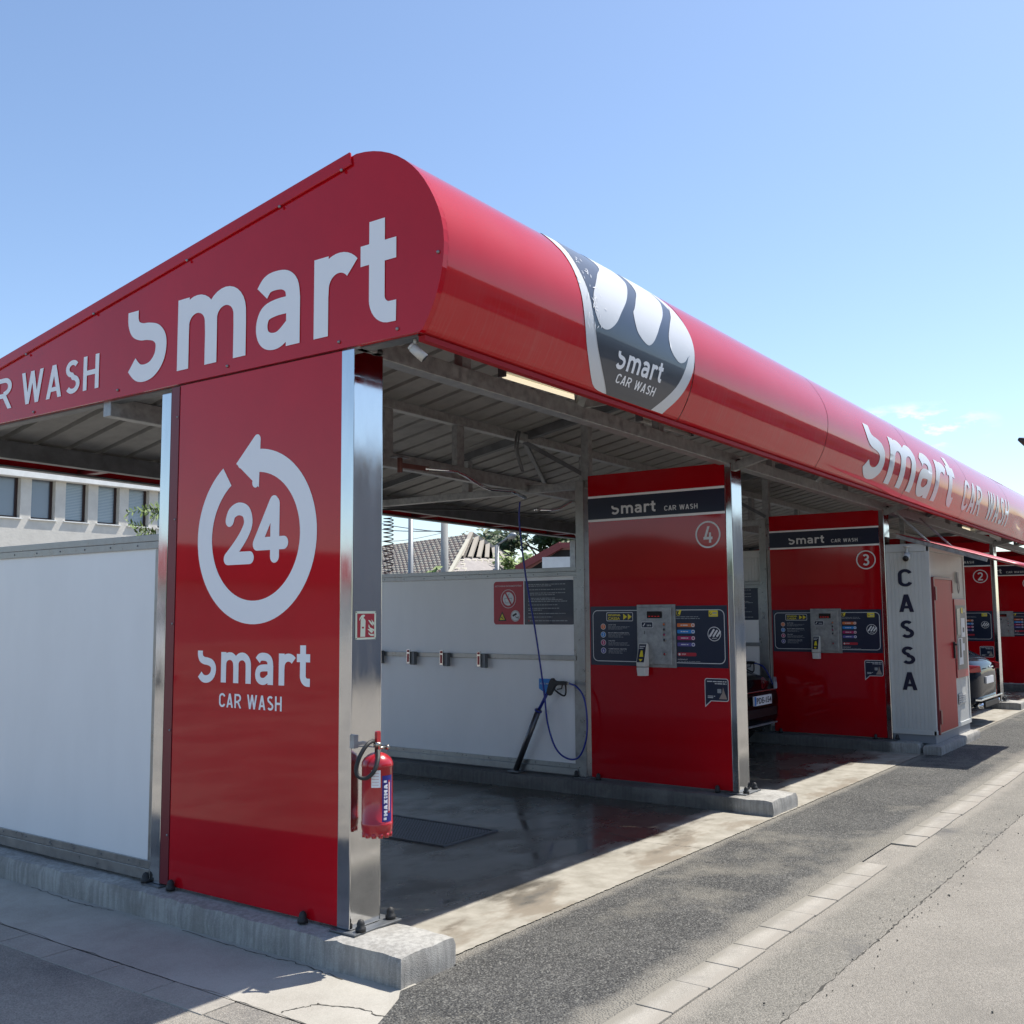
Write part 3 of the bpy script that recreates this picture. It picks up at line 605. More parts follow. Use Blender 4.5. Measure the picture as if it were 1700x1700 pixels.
def along(polys, x0, s0, x1, s1): return [[(x, y+(s1-s0)*(x-x0)/(x1-x0)) for x, y in p] for p in polys]
put_arc(mb, shape(along(smart(1.66, 2.23, -.262, .098), 1.66, 0, 2.23, .012)), .0065, m_letter)
put_arc(mb, shape(fitword('CAR WASH', 1.72, 2.21, -.345, .058, .14, .15)), .0065, m_letter)
mb.build('emblem', ff[0], shear=True)
mb = MB(); R2 = random.Random(12)
for i in range(46):    # peeled flakes at the emblem's left edge
    u = 1.30+R2.gauss(0, .05)+.0; s = R2.uniform(-.1, .42); u += .06
    a = R2.uniform(0, PI); l = R2.uniform(.006, .03); wd = R2.uniform(.002, .005)
    q = [(u+math.cos(a)*l, s+math.sin(a)*l), (u-math.sin(a)*wd, s+math.cos(a)*wd), (u-math.cos(a)*l, s-math.sin(a)*l), (u+math.sin(a)*wd, s-math.cos(a)*wd)]
    mb.add([arcmap(*p, .0075) for p in q], [(0, 1, 2, 3)], m_letter)
tag(mb.build('peeled_film', ff[0], shear=True), kind='stuff')
# long lettering, cut sheet by sheet at the seams
mb = MB()
put_arc(mb, shape(smart(6.42, 9.98, -.345, .50)), .004, m_film_sunlit); mb.build('wordmark', ff[2], shear=True); mb = MB()
put_arc(mb, shape(fitword('CAR', 10.50, 11.55, -.32, .40, .14, .15)), .004, m_film_sunlit); mb.build('lettering', ff[3], shear=True); mb = MB()
put_arc(mb, shape(fitword('WASH', 11.95, 13.40, -.32, .40, .14, .15)), .004, m_film_sunlit)
mb.build('lettering', ff[3], shear=True)
# roof sheet, trapezoidal ribs running front to back
def roof_z(y): return 3.93-.19*y
mb = MB(); vs = []; xs = []; x = .04
while x < XE:
    xs += [(x, 0), (x+.20, 0), (x+.206, .065), (x+.252, .065), (x+.258, 0)]; x += .28
for a, h in xs: vs += [(a, -.02, roof_z(-.02)+h-.01), (a, 4.9, roof_z(4.9)+h-.01)]
mb.add(vs, [(2*i, 2*i+2, 2*i+3, 2*i+1) for i in range(len(xs)-1)], m_corr)
rs = mb.build('roof_sheet', can, shear=True); sol = rs.modifiers.new('t', 'SOLIDIFY'); sol.thickness = .004; sol.offset = 1
# inner closing sheet behind the round front
mb = MB(); mb.box(.04, XE, -.30, -.29, 3.02, 3.90, m_galvd); 
# steel frame
def beamx(name, y, z0, z1, wd, m=m_galv, x0=.03, x1=XE):
    mb = MB(); mb.box(x0, x1, y-wd/2, y+wd/2, z0, z1, m); return mb.build(name, can, bevel=.004, shear=True)
beamx('front_beam', .06, 2.975, 3.075, .10)
beamx('front_purlin', -.34, 3.14, 3.22, .06, m_galvd)
beamx('upper_purlin', .06, 3.78, 3.86, .06, m_galvd)
beamx('middle_top_chord', 2.2, 3.395, 3.475, .08)
beamx('middle_bottom_chord', 2.2, 2.90, 3.02, .08)
beamx('rear_beam', 4.45, 2.915, 3.055, .09, m_galvd)
beamx('rear_purlin', 3.3, 3.24, 3.30, .06, m_galvd)
for x in [.95, 3.35, 5.6, 7.8, 10.1, 12.4, 14.0, 16.4, 18.6]:
    mb = MB(); mb.box(x-.04, x+.04, .03, .09, 3.077, 3.78, m_galv); mb.build('truss_post', can, shear=True)
for x in [1.1, 2.6, 3.55, 5.7, 6.8, 7.9, 10.2, 12, 13.8, 16.3, 18]:
    mb = MB(); mb.box(x-.05, x+.05, 2.17, 2.23, 3.022, 3.393, m_galv); mb.build('truss_post', can, shear=True)
for x in [2.2, 6.75, 11.2, 13.9, 17.4]:
    for dx in (-.42, .42):
        mb = MB(); mb.bar((x, .05, 3.08), (x+dx, -.32, 3.2), .05, .05, m_galv); mb.bar((x, .05, 3.09), (x+dx*.2, .05, 3.76), .04, .04, m_galv); mb.build('truss_brace', can, shear=True)
for i, bx in enumerate(BX):
    if i:
        mb = MB(); mb.box(bx+.04, bx+.12, .12, 4.42, 2.885, 2.955, m_galv); mb.build('cross_beam', can, bevel=.003, shear=True)
    mb = MB(); mb.bar((bx+.08, .12, 3.83), (bx+.08, 4.4, 3.07), .06, .08, m_galvd); mb.build('rafter', can, shear=True)
    for yy, zz in (((1.50, 3.55), (2.95, 3.28)) if i else ()):
        mb = MB(); mb.box(bx+.045, bx+.115, yy-.04, yy+.04, 2.957, zz, m_galv); mb.build('truss_post', can, shear=True)
    if i:
        mb = MB(); mb.bar((bx+.08, -.38, 3.06), (bx+.08, .1, 2.93), .05, .07, m_galv); mb.build('truss_brace', can, shear=True)
# diagonal wind braces under the sheet
for a, b in (((4.6, 2.2, 3.40), (6.6, 3.3, 3.27)), ((4.7, 1.5, 2.99), (4.6, 2.2, 3.40)), ((9, 1.5, 2.99), (9, 2.2, 3.40))):
    mb = MB(); mb.bar(a, b, .04, .04, m_galvd); mb.build('wind_brace', can, shear=True)
# red header boards over the far dividers
for bx in (15.2, 19.7):
    mb = MB(); mb.box(bx+.125, bx+.15, .08, 4.4, 2.50, 3.14, m_red_shaded); mb.build('header_board', can, shear=True)
# rear red gutter board
mb = MB(); mb.box(.04, XE, 4.90, 4.93, 2.925, 3.09, m_red); rg = mb.build('rear_fascia', can, shear=True)
mb = MB(); mb.box(.04, XE, 4.80, 4.895, 2.905, 2.92, m_galvd); mb.build('gutter', can, shear=True)
for x in range(1, 16):
    mb = MB(); mb.box(x*1.5-.04, x*1.5+.04, 4.5, 4.895, 2.922, 2.98, m_trimred); mb.build('gutter_bracket', can, shear=True)
# end strip under the side fascia
mb = MB(); mb.box(.032, .10, -.40, 4.85, 2.985, 3.045, m_galvd); mb.build('end_beam', can)
# posts
def capbolt(mb, x, y, z):
    mb.lathe([(.026, 0), (.026, .018), (.019, .022), (.020, .036), (.013, .052), (.0005, .058)], (x, y, z), m_rubber, n=12)
for i, bx in enumerate(BX):
    zt = 2.985-.0145*bx; zb = .135-.004*i
    mb = MB(); mb.box(bx, bx+.215, 0, .088 if i == 0 else .060, zb+.006, zt, m_steel); po = mb.build('front_post', can, bevel=.006, seg=3)
    mb = MB(); mb.box(bx-.03, bx+.30, -.065, .11, zb-.004, zb+.005, m_galvd); mb.build('base_plate', po, bevel=.002)
    mb = MB(); capbolt(mb, bx+.03, -.045, zb+.005); mb.build('bolt_cap', po)
    mb = MB(); capbolt(mb, bx+.265, -.02, zb+.005); mb.build('bolt_cap', po)
    mb = MB(); mb.box(bx+.02, bx+.20, -.02, .07, zt+.0, zt+.03, m_galv); capbolt(mb, bx+.17, -.005, zt-.0); mb.build('head_plate', po)
    mb = MB(); mb.box(bx, bx+.10, 1.495, 1.585, zb+.006, zt-.03, m_steel if i == 0 else m_alu); ro = mb.build('rear_post', can, bevel=.004)
    mb = MB(); mb.box(bx-.03, bx+.13, 1.46, 1.62, zb-.004, zb+.005, m_galvd); mb.build('base_plate', ro)
    mb = MB(); capbolt(mb, bx-.012, 1.605, zb+.005); mb.build('bolt_cap', ro)
    mb = MB(); mb.box(bx+.01, bx+.09, 4.40, 4.49, zb, 2.82-.0145*bx, m_galv); mb.build('back_post', can)

# ------------------------------------------------------------------ red end panel with the 24 sign
ep = empty('end_panel', (0, .75, .14), 'tall glossy red panel with the white 24 arrow ring, facing the camera', 'sign panel')
mb = MB(); mb.box(.004, .06, .088, 1.415, .147, 2.985, m_red); mb.build('board', ep, bevel=.002)
mb = MB(); mb.box(.0, .066, 1.417, 1.49, .15, 2.98, m_trimred); mb.build('edge_trim', ep)
for yy in (.30, 1.36):
    mb = MB(); capbolt(mb, -.022, yy, .136); mb.build('bolt_cap', ep)
mb = MB()
for zz in (.42, 1.0, 1.6, 2.2, 2.8): mb.lathe([(.0001, -.006), (.006, -.004), (.007, 0)], (0.0, 1.432, zz), m_alu, n=8, axis='X')
mb.build('rivet', ep)
fm = panelmap(.004)
mb = MB()
cx, cy, ro_, wd = -.738, 2.070, .482, .125
ring = ribs(arcp(cx, cy, ro_-wd/2, ro_-.01-wd/2, 88, -236, 70), wd)
def rounded(poly, r=.02):     # add soft corners by stroking the outline
    o = [poly]+ribs(poly+[poly[0]], r*2)+[disc(x, y, r, n=16) for x, y in poly]; return o
arrow = rounded([(-.728, 2.595), (-.857, 2.475), (-.735, 2.36)], .028)+[rect(-.757, -.72, 2.36, 2.59)]
tail = []
a_ = math.radians(124); tx, ty = cx+(ro_-wd/2)*math.cos(a_), cy+(ro_-wd/2)*math.sin(a_)
put(mb, shape(ring+arrow), fm, .002, m_letter)
def rnd(pts, w): return ribs(pts, w)+[disc(*pts[0], w/2, n=18), disc(*pts[-1], w/2, n=18)]
two = smooth([(-.945, 2.165), (-.925, 2.205), (-.87, 2.225), (-.81, 2.205), (-.79, 2.145), (-.82, 2.085), (-.88, 2.02), (-.955, 1.955)], 5)
twop = rnd(two, .070)+rnd([(-.955, 1.955), (-.775, 1.955)], .070)
fourp = rnd([(-.585, 2.245), (-.715, 2.025)], .070)+rnd([(-.715, 2.025), (-.505, 2.025)], .070)+rnd([(-.575, 2.235), (-.575, 1.955)], .070)
put(mb, shape(twop+fourp), fm, .002, m_letter)
mb.build('clock_emblem', ep)
mb = MB()
put(mb, shape(smart(-1.197, -.298, 1.283, .164)), fm, .002, m_letter); mb.build('wordmark', ep); mb = MB()
put(mb, shape(fitword('CAR WASH', -1.005, -.502, 1.151, .075, .14, .15)), fm, .002, m_letter)
mb.build('lettering', ep)

# ------------------------------------------------------------------ bay panels 4..1 (face -X, local x=0 at the board)
RW = random.Random(5)
def make_bay_panel():
    r = empty('bay_panel', (0, .75, .14))
    B = MB(); B.box(.004, .06, .064, 1.445, .147, 2.925, m_red_shaded); B.build('board', r, bevel=.002)
    f = panelmap(.004)
    b = MB(); put(b, shape([rect(-1.445, -.064, 2.487, 2.728)]), f, .0015, m_letter); put(b, shape([rect(-1.445, -.064, 2.508, 2.707)]), f, .0025, m_navy)
    hb = b.build('header_band', r)
    b = MB(); put(b, shape(smart(-1.191, -.735, 2.546, .076)), f, .0035, m_greyw); put(b, shape(fitword('CAR WASH', -.645, -.32, 2.546, .044, .14, .15)), f, .0035, m_greyw); b.build('lettering', hb)
    cp = MB(); put(cp, shape([rect(-1.435, -.07, 1.165, 1.70)]), f, .0015, m_navy); c = cp.build('control_board', r)
    g = MB(); put(g, shape([rrect(-1.41, -.095, 1.20, 1.665, .05)], [rrect(-1.404, -.101, 1.206, 1.659, .045)]), f, .0025, m_greyw)
    put(g, shape([rrect(-1.262, -.985, 1.565, 1.645, .012)], [rrect(-1.257, -.99, 1.570, 1.640, .008)]), f, .0030, m_greyw)
    for k in (0, 1): put(g, shape([[(-1.085+k*.048, 1.578), (-1.085+k*.048, 1.632), (-1.045+k*.048, 1.605)]]), f, .003, m_yellow)
    put(g, fit(ftext('CASSA', 1, .02), -1.245, -1.12, 1.577, 1.602), f, .003, m_yellow)
    put(g, shape(words_line(-1.245, -1.11, 1.612, .006, RW)+words_line(-1.245, -1.12, 1.622, .005, RW)), f, .003, m_yellow)
    heads = ['AKTÍV HAB', 'MOSÁS MIKROSZEMCSÉVEL', 'ÖBLÍTÉS', 'OZMÓZISOS ÖBLÍTÉS']; hw = [.08, .22, .07, .19]
    for k, (cc, h, L_) in enumerate(zip((m_orange, m_blue, m_magenta, m_violet), heads, hw)):
        zc = 1.515-k*.0725
        put(g, shape([disc(-1.298, zc, .027)]), f, .003, m_greyw); put(g, shape([disc(-1.298, zc, .0225)]), f, .0036, cc)
        put(g, shape(fitword(str(k+1), -1.306 if k else -1.304, -1.290 if k else -1.294, zc-.013, .026)), f, .0042, m_greyw)
        put(g, fit(ftext(h, 1, .01), -1.245, -1.245+L_, zc+.012, zc+.023), f, .003, m_greyw)
        put(g, shape([p for q in range(3) for p in words_line(-1.245, -1.02-RW.uniform(0, .1), zc-.002-q*.0105, .0035, RW)]), f, .003, m_greyfilm)
    for k, cc in enumerate((m_orange, m_blue, m_magenta, m_violet)):
        zc = 1.530-k*.056
        put(g, shape([rrect(-.545, -.375, zc-.016, zc+.016, .008)]), f, .003, cc); put(g, shape([disc(-.392, zc, .016)]), f, .0036, m_greyw); put(g, shape([disc(-.392, zc, .009)]), f, .0042, cc)
        put(g, shape(words_line(-.51, -.44, zc-.004, .008, RW)), f, .0036, m_greyw)
    put(g, shape([rrect(-.545, -.365, 1.262, 1.292, .012)]), f, .003, m_redfilm); put(g, fit(ftext('STOP', 1, .02), -.505, -.465, 1.271, 1.284), f, .0036, m_greyw); put(g, shape([disc(-.527, 1.277, .010)]), f, .0036, m_greyw)
    put(g, fit(ftext('HASZNÁLAT', 1, .01), -.545, -.45, 1.228, 1.240), f, .003, m_greyw); put(g, shape(words_line(-.545, -.33, 1.214, .004, RW)), f, .003, m_greyfilm)
    put(g, shape(words_line(-.555, -.34, 1.600, .005, RW)+words_line(-.555, -.325, 1.585, .005, RW)), f, .003, m_greyfilm)
    put(g, shape([rrect(-.24, -.155, 1.603, 1.657, .005)]), f, .003, m_yellow); put(g, shape(words_line(-.205, -.165, 1.628, .012, RW)+words_line(-.23, -.165, 1.611, .004, RW)), f, .0036, m_greyfilm)
    put(g, shape(ribs(arcp(-.222, 1.632, .010, .010, 100, 350, 8), .005)), f, .0036, m_navy)
    put(g, shape(ribs(arcp(-.53, 1.635, .018, .022, 60, 330, 14), .004)+[[(-.535, 1.628), (-.518, 1.665), (-.500, 1.66), (-.512, 1.622)]]), f, .003, m_yellow)
    # round three-finger emblem
    put(g, shape([disc(-.193, 1.455, .062)]), f, .003, m_greyw); put(g, shape([disc(-.193, 1.455, .056)]), f, .0036, m_navy)
    for k in range(3):
        a = -.225+k*.033; put(g, shape(rnd([(a-.008, 1.437+.0*k), (a+.028-.004*k, 1.490-.008*k)], .017)), f, .0042, m_greyw)
    put(g, fit(ftext('smart', 1, .02), -.215, -.170, 1.414, 1.424), f, .0042, m_greyw)
    g.build('print', c)
    bx = MB(); bx.box(-.012, .003, .555, .937, 1.158, 1.712, m_galv); box = bx.build('control_box', r, bevel=.002)
    b = MB(); b.box(-.030, -.0125, .585, .912, 1.183, 1.690, m_galv); b.build('door_plate', box, bevel=.004)
    b = MB(); b.box(-.036, -.031, .675, .822, 1.592, 1.652, m_display); d = b.build('display', box)
    b = MB()
    for k in range(4): b.box(-.0378, -.0362, .700+k*.03, .714+k*.03, 1.606, 1.6095, m_led)
    b.build('display_digit', d)
    f2 = panelmap(-.031)
    b = MB(); put(b, shape([rrect(-.883, -.765, 1.505, 1.560, .01)]), f2, .001, m_greyw); put(b, shape([rrect(-.879, -.769, 1.509, 1.556, .008)]), f2, .0018, m_navy)
    put(b, fit(ftext('100 Ft', 1, .02), -.825, -.782, 1.520, 1.535), f2, .0026, m_greyw); put(b, shape(ribs([(-.865, 1.520), (-.845, 1.545)], .008)), f2, .0026, m_greyw); b.build('price_label', box)
    for k, cc in enumerate((m_orange, m_navy, m_magenta, m_navy, m_redfilm)):
        zc = 1.538-k*.0455 if k < 4 else 1.278
        b = MB(); b.lathe([(.016, 0), (.016, -.006), (.012, -.008), (.0001, -.008)], (-.031, .654, zc), m_alu, n=16, axis='X'); b.lathe([(.010, -.0085), (.0001, -.0095)], (-.031, .654, zc), cc, n=12, axis='X'); b.build('button', box)
    b = MB(); b.box(-.033, -.031, .849, .853, 1.450, 1.478, m_black); b.build('coin_slot', box)
    # card reader: wedge body leaning out, pale lower tray
    fr = lambda u, v, d: (-.031-u, .895-d, v)
    b = MB(); b.prism([(0, 1.36), (.03, 1.375), (.085, 1.21), (.085, 1.165), (0, 1.165)], fr, 0, .085, m_plastw); b.prism([(.012, 1.38), (.04, 1.38), (.0, 1.40)], fr, 0, .085, m_plastw) if 0 else None
    cr = b.build('card_reader', r, bevel=.006)
    b = MB()
    q = [(-.0645, 1.362), (-.1175, 1.205)]
    b.add([(q[0][0]-.001, .888, q[0][1]), (q[0][0]-.001, .817, q[0][1]), (q[1][0]-.001, .817, q[1][1]), (q[1][0]-.001, .888, q[1][1])], [(0, 1, 2, 3)], m_navy)
    t = lambda k, y: (q[0][0]+(q[1][0]-q[0][0])*k-.0025, y, q[0][1]+(q[1][1]-q[0][1])*k)
    b.add([t(.35, .862), t(.35, .845), t(.7, .83), t(.7, .87)], [(0, 1, 2, 3)], m_yellow); b.add([t(.82, .872), t(.82, .832), t(.97, .852)], [(0, 1, 2)], m_yellow)
    b.add([t(.1, .88), t(.1, .825), t(.14, .825), t(.14, .88)], [(0, 1, 2, 3)], m_greyw); b.add([t(.2, .88), t(.2, .84), t(.24, .84), t(.24, .88)], [(0, 1, 2, 3)], m_greyw)
    b.build('reader_label', cr)
    b = MB(); b.prism([(.002, 1.16), (.088, 1.16), (.075, 1.085), (.01, 1.085)], fr, .004, .083, mat('pale_tray_plastic', (.62, .62, .60), .4)); b.build('tray', cr, bevel=.003)
    # speech bubble sticker, no code printed on it
    bub = [(-.292, 1.078), (-.268, 1.078)]; outl = rrect(-.295, -.075, .885, 1.078, .022)
    b = MB(); put(b, shape([outl, [(-.295, .93), (-.295, .832), (-.235, .886), (-.23, .93)]]), f, .0015, m_greyw)
    put(b, shape([rrect(-.289, -.081, .891, 1.072, .018), [(-.289, .93), (-.289, .848), (-.24, .891), (-.235, .93)]]), f, .0025, m_navy)
    put(b, shape(words_line(-.272, -.092, 1.048, .007, RW)+words_line(-.20, -.092, 1.030, .007, RW)+words_line(-.268, -.20, .925, .005, RW)+words_line(-.268, -.215, .912, .005, RW)), f, .0032, m_greyw)
    put(b, shape([[(-.165, .905), (-.135, .955), (-.125, 1.005), (-.112, .96), (-.09, .905)]]), f, .0032, mat('printed_skin_tone', (.30, .25, .22), .5))
    put(b, shape([rrect(-.178, -.142, .955, .99, .004)]), f, .0038, m_greyfilm)
    b.build('speech_bubble_sticker', r)
    for yy in (.19, 1.36):
        b = MB(); capbolt(b, -.022, yy, .133); b.build('bolt_cap', r)
    return r
m_greyw = mat('white_print', (.66, .67, .68), .45)
ptxt = {1: 'red bay panel marked with a circled 4 and blue control board, nearest numbered panel', 2: 'red bay panel marked with a circled 3, left of the white kiosk', 3: 'red bay panel marked with a circled 2, right of the white kiosk', 4: 'farthest red bay panel at the right edge of the photo, marked with a circled 1'}
base = make_bay_panel(); panels = {}
for i in (1, 2, 3, 4):
    p = base if i == 1 else copy_tree(base)
    p.location = (BX[i], .75, .14-.004*(i-1)); p.scale = (1, 1, {1: 1, 2: .976, 3: .955, 4: .94}[i])
    tag(p, ptxt[i], 'sign panel', 'red numbered panels between the wash bays'); panels[i] = p
for i in (1, 2, 3, 4):
    mb = MB(); f = panelmap(.004); dg = str(5-i)
    put(mb, shape([disc(-.229, 2.312, .118)], [disc(-.229, 2.312, .1035)]), f, .0025, m_greyw)
    w_ = .085 if dg != '1' else .055
    put(mb, shape(fitword(dg, -.229-w_/2, -.229+w_/2, 2.240, .144, .1, .16)), f, .0025, m_greyw)
    o = mb.build('bay_number'); o.parent = panels[i]
    for v in o.data.vertices: v.co.y -= .75; v.co.z -= .14

# ------------------------------------------------------------------ partition walls
wtxt = ['white partition wall outside the bays at the left edge, left of the 24 panel', 'white partition wall with the notice board and clips, behind panel 4', 'white partition wall behind panel 3, partly hidden by a black car', 'white partition wall behind panel 2', 'farthest white partition wall behind panel 1']
for i, bx in enumerate(BX):
    z0, zt = .15-.004*i, 2.125-.011*bx
    r = empty('partition_wall', (bx, 3, z0), wtxt[i], 'wall', 'white partition walls between the bays')
    mb = MB(); mb.box(bx+.02, bx+.06, 1.60, 4.39, z0+.08, zt-.045, m_white); mb.build('white_sheet', r)
    mb = MB(); mb.box(bx+.005, bx+.075, 1.588, 4.40, zt-.04, zt, m_alu); mb.box(bx+.008, bx+.018, 1.588, 4.40, zt-.085, zt-.041, m_alu); mb.build('top_rail', r, bevel=.002)
    mb = MB(); mb.box(bx+.0, bx+.08, 1.588, 4.40, z0, z0+.06, m_alu); mb.box(bx+.008, bx+.019, 1.588, 4.40, z0+.062, z0+.105, m_alu); mb.build('bottom_rail', r, bevel=.002)
    mb = MB(); y = 1.8
    while y < 4.35:
        for zz in (zt-.062, z0+.085): mb.lathe([(.0001, -.005), (.005, -.003), (.006, 0)], (bx+.008, y, zz), m_galvd, n=7, axis='X')
        y += .28
    mb.build('rivet', r)
    mb = MB(); mb.box(bx+.012, bx+.02, 1.588, 1.625, z0+.10, zt-.09, m_alu); mb.build('edge_strip', r)
    if i in (1, 2, 3):
        mb = MB(); mb.box(bx+.0, bx+.019, 1.60, 4.38, 1.20, 1.245, m_alu); mb.build('clip_rail', r, bevel=.002)
# mat clips on the wall of bay 4
ctxt = ['steel mat clip first from the left on the wall rail, beside the corner post', 'steel mat clip second from the left on the wall rail', 'steel mat clip third from the left on the wall rail', 'steel mat clip fourth from the left on the wall rail, below the notice board']
c0 = empty('mat_clip', (4.55, 4.068, 1.22))
mb = MB(); mb.box(4.50, 4.549, 4.03, 4.085, 1.12, 1.255, m_galvd); mb.build('jaw', c0, bevel=.003)
mb = MB(); mb.box(4.482, 4.498, 4.075, 4.118, 1.13, 1.28, m_steel); mb.lathe([(.0001, -.01), (.012, -.008), (.012, 0)], (4.482, 4.096, 1.262), m_redfilm, n=10, axis='X'); mb.box(4.478, 4.4815, 4.085, 4.108, 1.15, 1.235, m_redfilm); mb.build('handle', c0, bevel=.002)
for k, yy in enumerate((4.068, 3.604, 3.154, 2.672)):
    c = c0 if k == 0 else copy_tree(c0); c.location = (4.55, yy, 1.22-.004*k); tag(c, ctxt[k], 'clip', 'mat clips on the rail of the white wall')
# notice boards
def notice(bx, label):
    X = bx+.019
    r = empty('notice_board', (X, 2.1, 1.55), label, 'sign')
    f = panelmap(X)
    b = MB(); put(b, shape([rrect(-2.577, -1.605, 1.527, 1.962, .035)]), f, .0015, m_letter)
    put(b, shape([[(x, y) for x, y in rrect(-2.570, -2.10, 1.533, 1.956, .032) if x < -2.207]+[(-2.207, 1.533), (-2.207, 1.956)][::1]] if 0 else [rrect(-2.570, -2.30, 1.533, 1.956, .032), rect(-2.34, -2.207, 1.533, 1.956)]), f, .0025, m_redfilm)
    put(b, shape([rrect(-1.90, -1.612, 1.533, 1.956, .032), rect(-2.195, -1.80, 1.533, 1.956)]), f, .0025, m_navy); b.build('board', r)
    b = MB()
    put(b, fit(ftext('BIZTONSÁGI FIGYELMEZTETÉSEK', 1, .01), -2.552, -2.225, 1.904, 1.922), f, .0035, m_greyw)
    c = (-2.39, 1.785)
    put(b, shape([disc(*c, .092)], [disc(*c, .087)]), f, .0035, m_greyw); put(b, shape([disc(*c, .066)]), f, .0035, m_greyw)
    put(b, shape(ribs([(-2.435, 1.79), (-2.345, 1.79), (-2.355, 1.745), (-2.425, 1.745), (-2.435, 1.79)], .005)+ribs([(-2.39, 1.79), (-2.39, 1.825), (-2.37, 1.835)], .005)), f, .0041, m_greyfilm)
    put(b, shape(ribs([(-2.425, 1.845), (-2.352, 1.727)], .018)), f, .0048, m_redfilm)
    put(b, shape(rounded([(-2.51, 1.572), (-2.42, 1.572), (-2.465, 1.655)], .004)), f, .0035, m_black); put(b, shape([[(-2.497, 1.580), (-2.433, 1.580), (-2.465, 1.640)]]), f, .0042, m_yellow)
    put(b, shape(ribs([(-2.48, 1.605), (-2.462, 1.595), (-2.45, 1.586)], .007)+ribs([(-2.468, 1.612), (-2.462, 1.595)], .006)), f, .0048, m_black)
    put(b, shape([disc(-2.305, 1.617, .055)]), f, .0035, m_greyw); put(b, shape([disc(-2.305, 1.617, .050)], [disc(-2.305, 1.617, .047)]), f, .0041, m_black)
    put(b, shape(ribs([(-2.338, 1.617), (-2.290, 1.640)], .020)+ribs([(-2.305, 1.612), (-2.290, 1.600), (-2.275, 1.600)], .007)+[rect(-2.275, -2.268, 1.59, 1.615)]), f, .0046, m_black)
    b.build('pictogram', r); b = MB(); rr = random.Random(9); lines = []
    for z, e in ((1.915, .43), (1.900, .27), (1.865, .43), (1.832, .43), (1.815, .31), (1.782, .32), (1.768, .40), (1.752, .45), (1.718, .34), (1.685, .36), (1.668, .16), (1.635, .43), (1.602, .28), (1.566, .45)):
        lines += words_line(-2.15+(.02 if z < 1.58 else 0), -2.15+e, z, .0075, rr)
    put(b, shape(lines), f, .0035, m_greyfilm); put(b, shape([disc(-2.145, 1.570, .008, n=12)]), f, .0035, m_redfilm)
    tag(b.build('text_block', r), kind='stuff'); return r
notice(4.55, 'red and navy notice board with prohibition signs on the white wall left of panel 4')
notice(8.95, 'navy notice board on the far white wall, seen through the gap right of panel 4')
def badge(bx, label):
    b = MB(); f = panelmap(bx+.019); put(b, shape([[(-2.034, 1.02), (-1.853, 1.02), (-1.853, .925), (-1.943, .873), (-2.034, .925)]]), f, .0015, m_blue)
    put(b, fit(ftext('KÉZI MOSÓ', 1, .01), -2.02, -1.87, .965, .985), f, .0025, m_greyw); tag(b.build('wall_badge'), label, 'sign')
badge(4.55, 'small blue five-sided badge on the white wall behind the black spray gun')
badge(8.95, 'small blue badge on the far white wall above the black car')

# ------------------------------------------------------------------ spray lance, its holder, hoses
def lance(bx, label, lab2, hose_pts, lab3):
    x0 = bx-.04
    h = empty('lance_holder', (x0, 2.25, .14), lab2, 'holder')
    mb = MB(); a = Vector((x0-.01, 2.265, .15)); b = Vector((x0-.02, 1.985, .735)); mb.tube([a, b], .028, mat('dark_holder_steel', (.10, .10, .11), .3, .7), 16); mb.build('holder_tube', h)
    mb = MB(); mb.box(x0-.06, x0+.05, 2.20, 2.33, .134, .146, m_galvd); mb.build('foot_plate', h)
    g = empty('spray_gun', (x0-.02, 1.88, .8), label, 'spray gun')
    d = (b-a).normalized(); p0 = b+d*-.02; p1 = Vector((x0-.02, 1.862, .93))
    mb = MB(); mb.tube([p0, p1], .015, m_hose, 12); mb.tube([p0, p0+d*.012], .037, m_hose, 16); mb.build('lance_sleeve', g)
    mb = MB(); fy = lambda u, v, dd: (x0-.02+dd, 1.835-u, .90+v)
    mb.prism(smooth([(-.05, .0), (-.02, .10), (.015, .135), (.05, .11), (.16, .108), (.165, .075), (.06, .068), (.02, .02), (-.015, -.03)], 3, True), fy, -.016, .016, m_black); mb.build('gun_body', g, bevel=.003)
    mb = MB(); gp = [(x0-.02, 1.835-u, .90+v) for u, v in smooth([(.155, .08), (.158, .01), (.14, -.025), (.09, -.01), (.035, .025)], 4)]; mb.tube(gp, .008, m_black, 8); mb.build('trigger_guard', g)
    mb = MB(); mb.tube([(x0-.02, 1.835-u, .90+v) for u, v in ((.12, .075), (.11, .04), (.06, .03))], .006, m_black, 8); mb.build('trigger', g)
    mb = MB(); mb.tube([(x0-.02, 1.675, .99), (x0-.02, 1.64, .99)], .010, m_brass, 10); mb.build('coupling', g)
    mb = MB(); mb.tube(hose_pts, .0085, m_hose, 8); tag(mb.build('pressure_hose'), lab3, 'hose')
def sm3(pts, k=8):
    out = []; n = len(pts); P = [Vector(p) for p in pts]
    for i in range(n-1):
        a, b, c, d = P[max(i-1, 0)], P[i], P[i+1], P[min(i+2, n-1)]
        for t in range(k):
            t /= k; out.append(.5*(2*b+(c-a)*t+(2*a-5*b+4*c-d)*t*t+(3*b-a-3*c+d)*t**3))
    return out+[P[-1]]
hx = 4.49
hp = sm3([(4.30, 2.05, 2.70), (4.33, 2.08, 2.50), (4.37, 2.04, 2.0), (4.43, 1.98, 1.5), (4.455, 1.93, 1.1), (4.46, 1.895, .85), (4.465, 1.87, .62), (4.47, 1.79, .40), (4.46, 1.66, .31), (4.45, 1.52, .33), (4.44, 1.43, .50), (4.44, 1.42, .72), (4.45, 1.46, .88), (4.46, 1.54, .965), (hx, 1.64, .99)], 10)
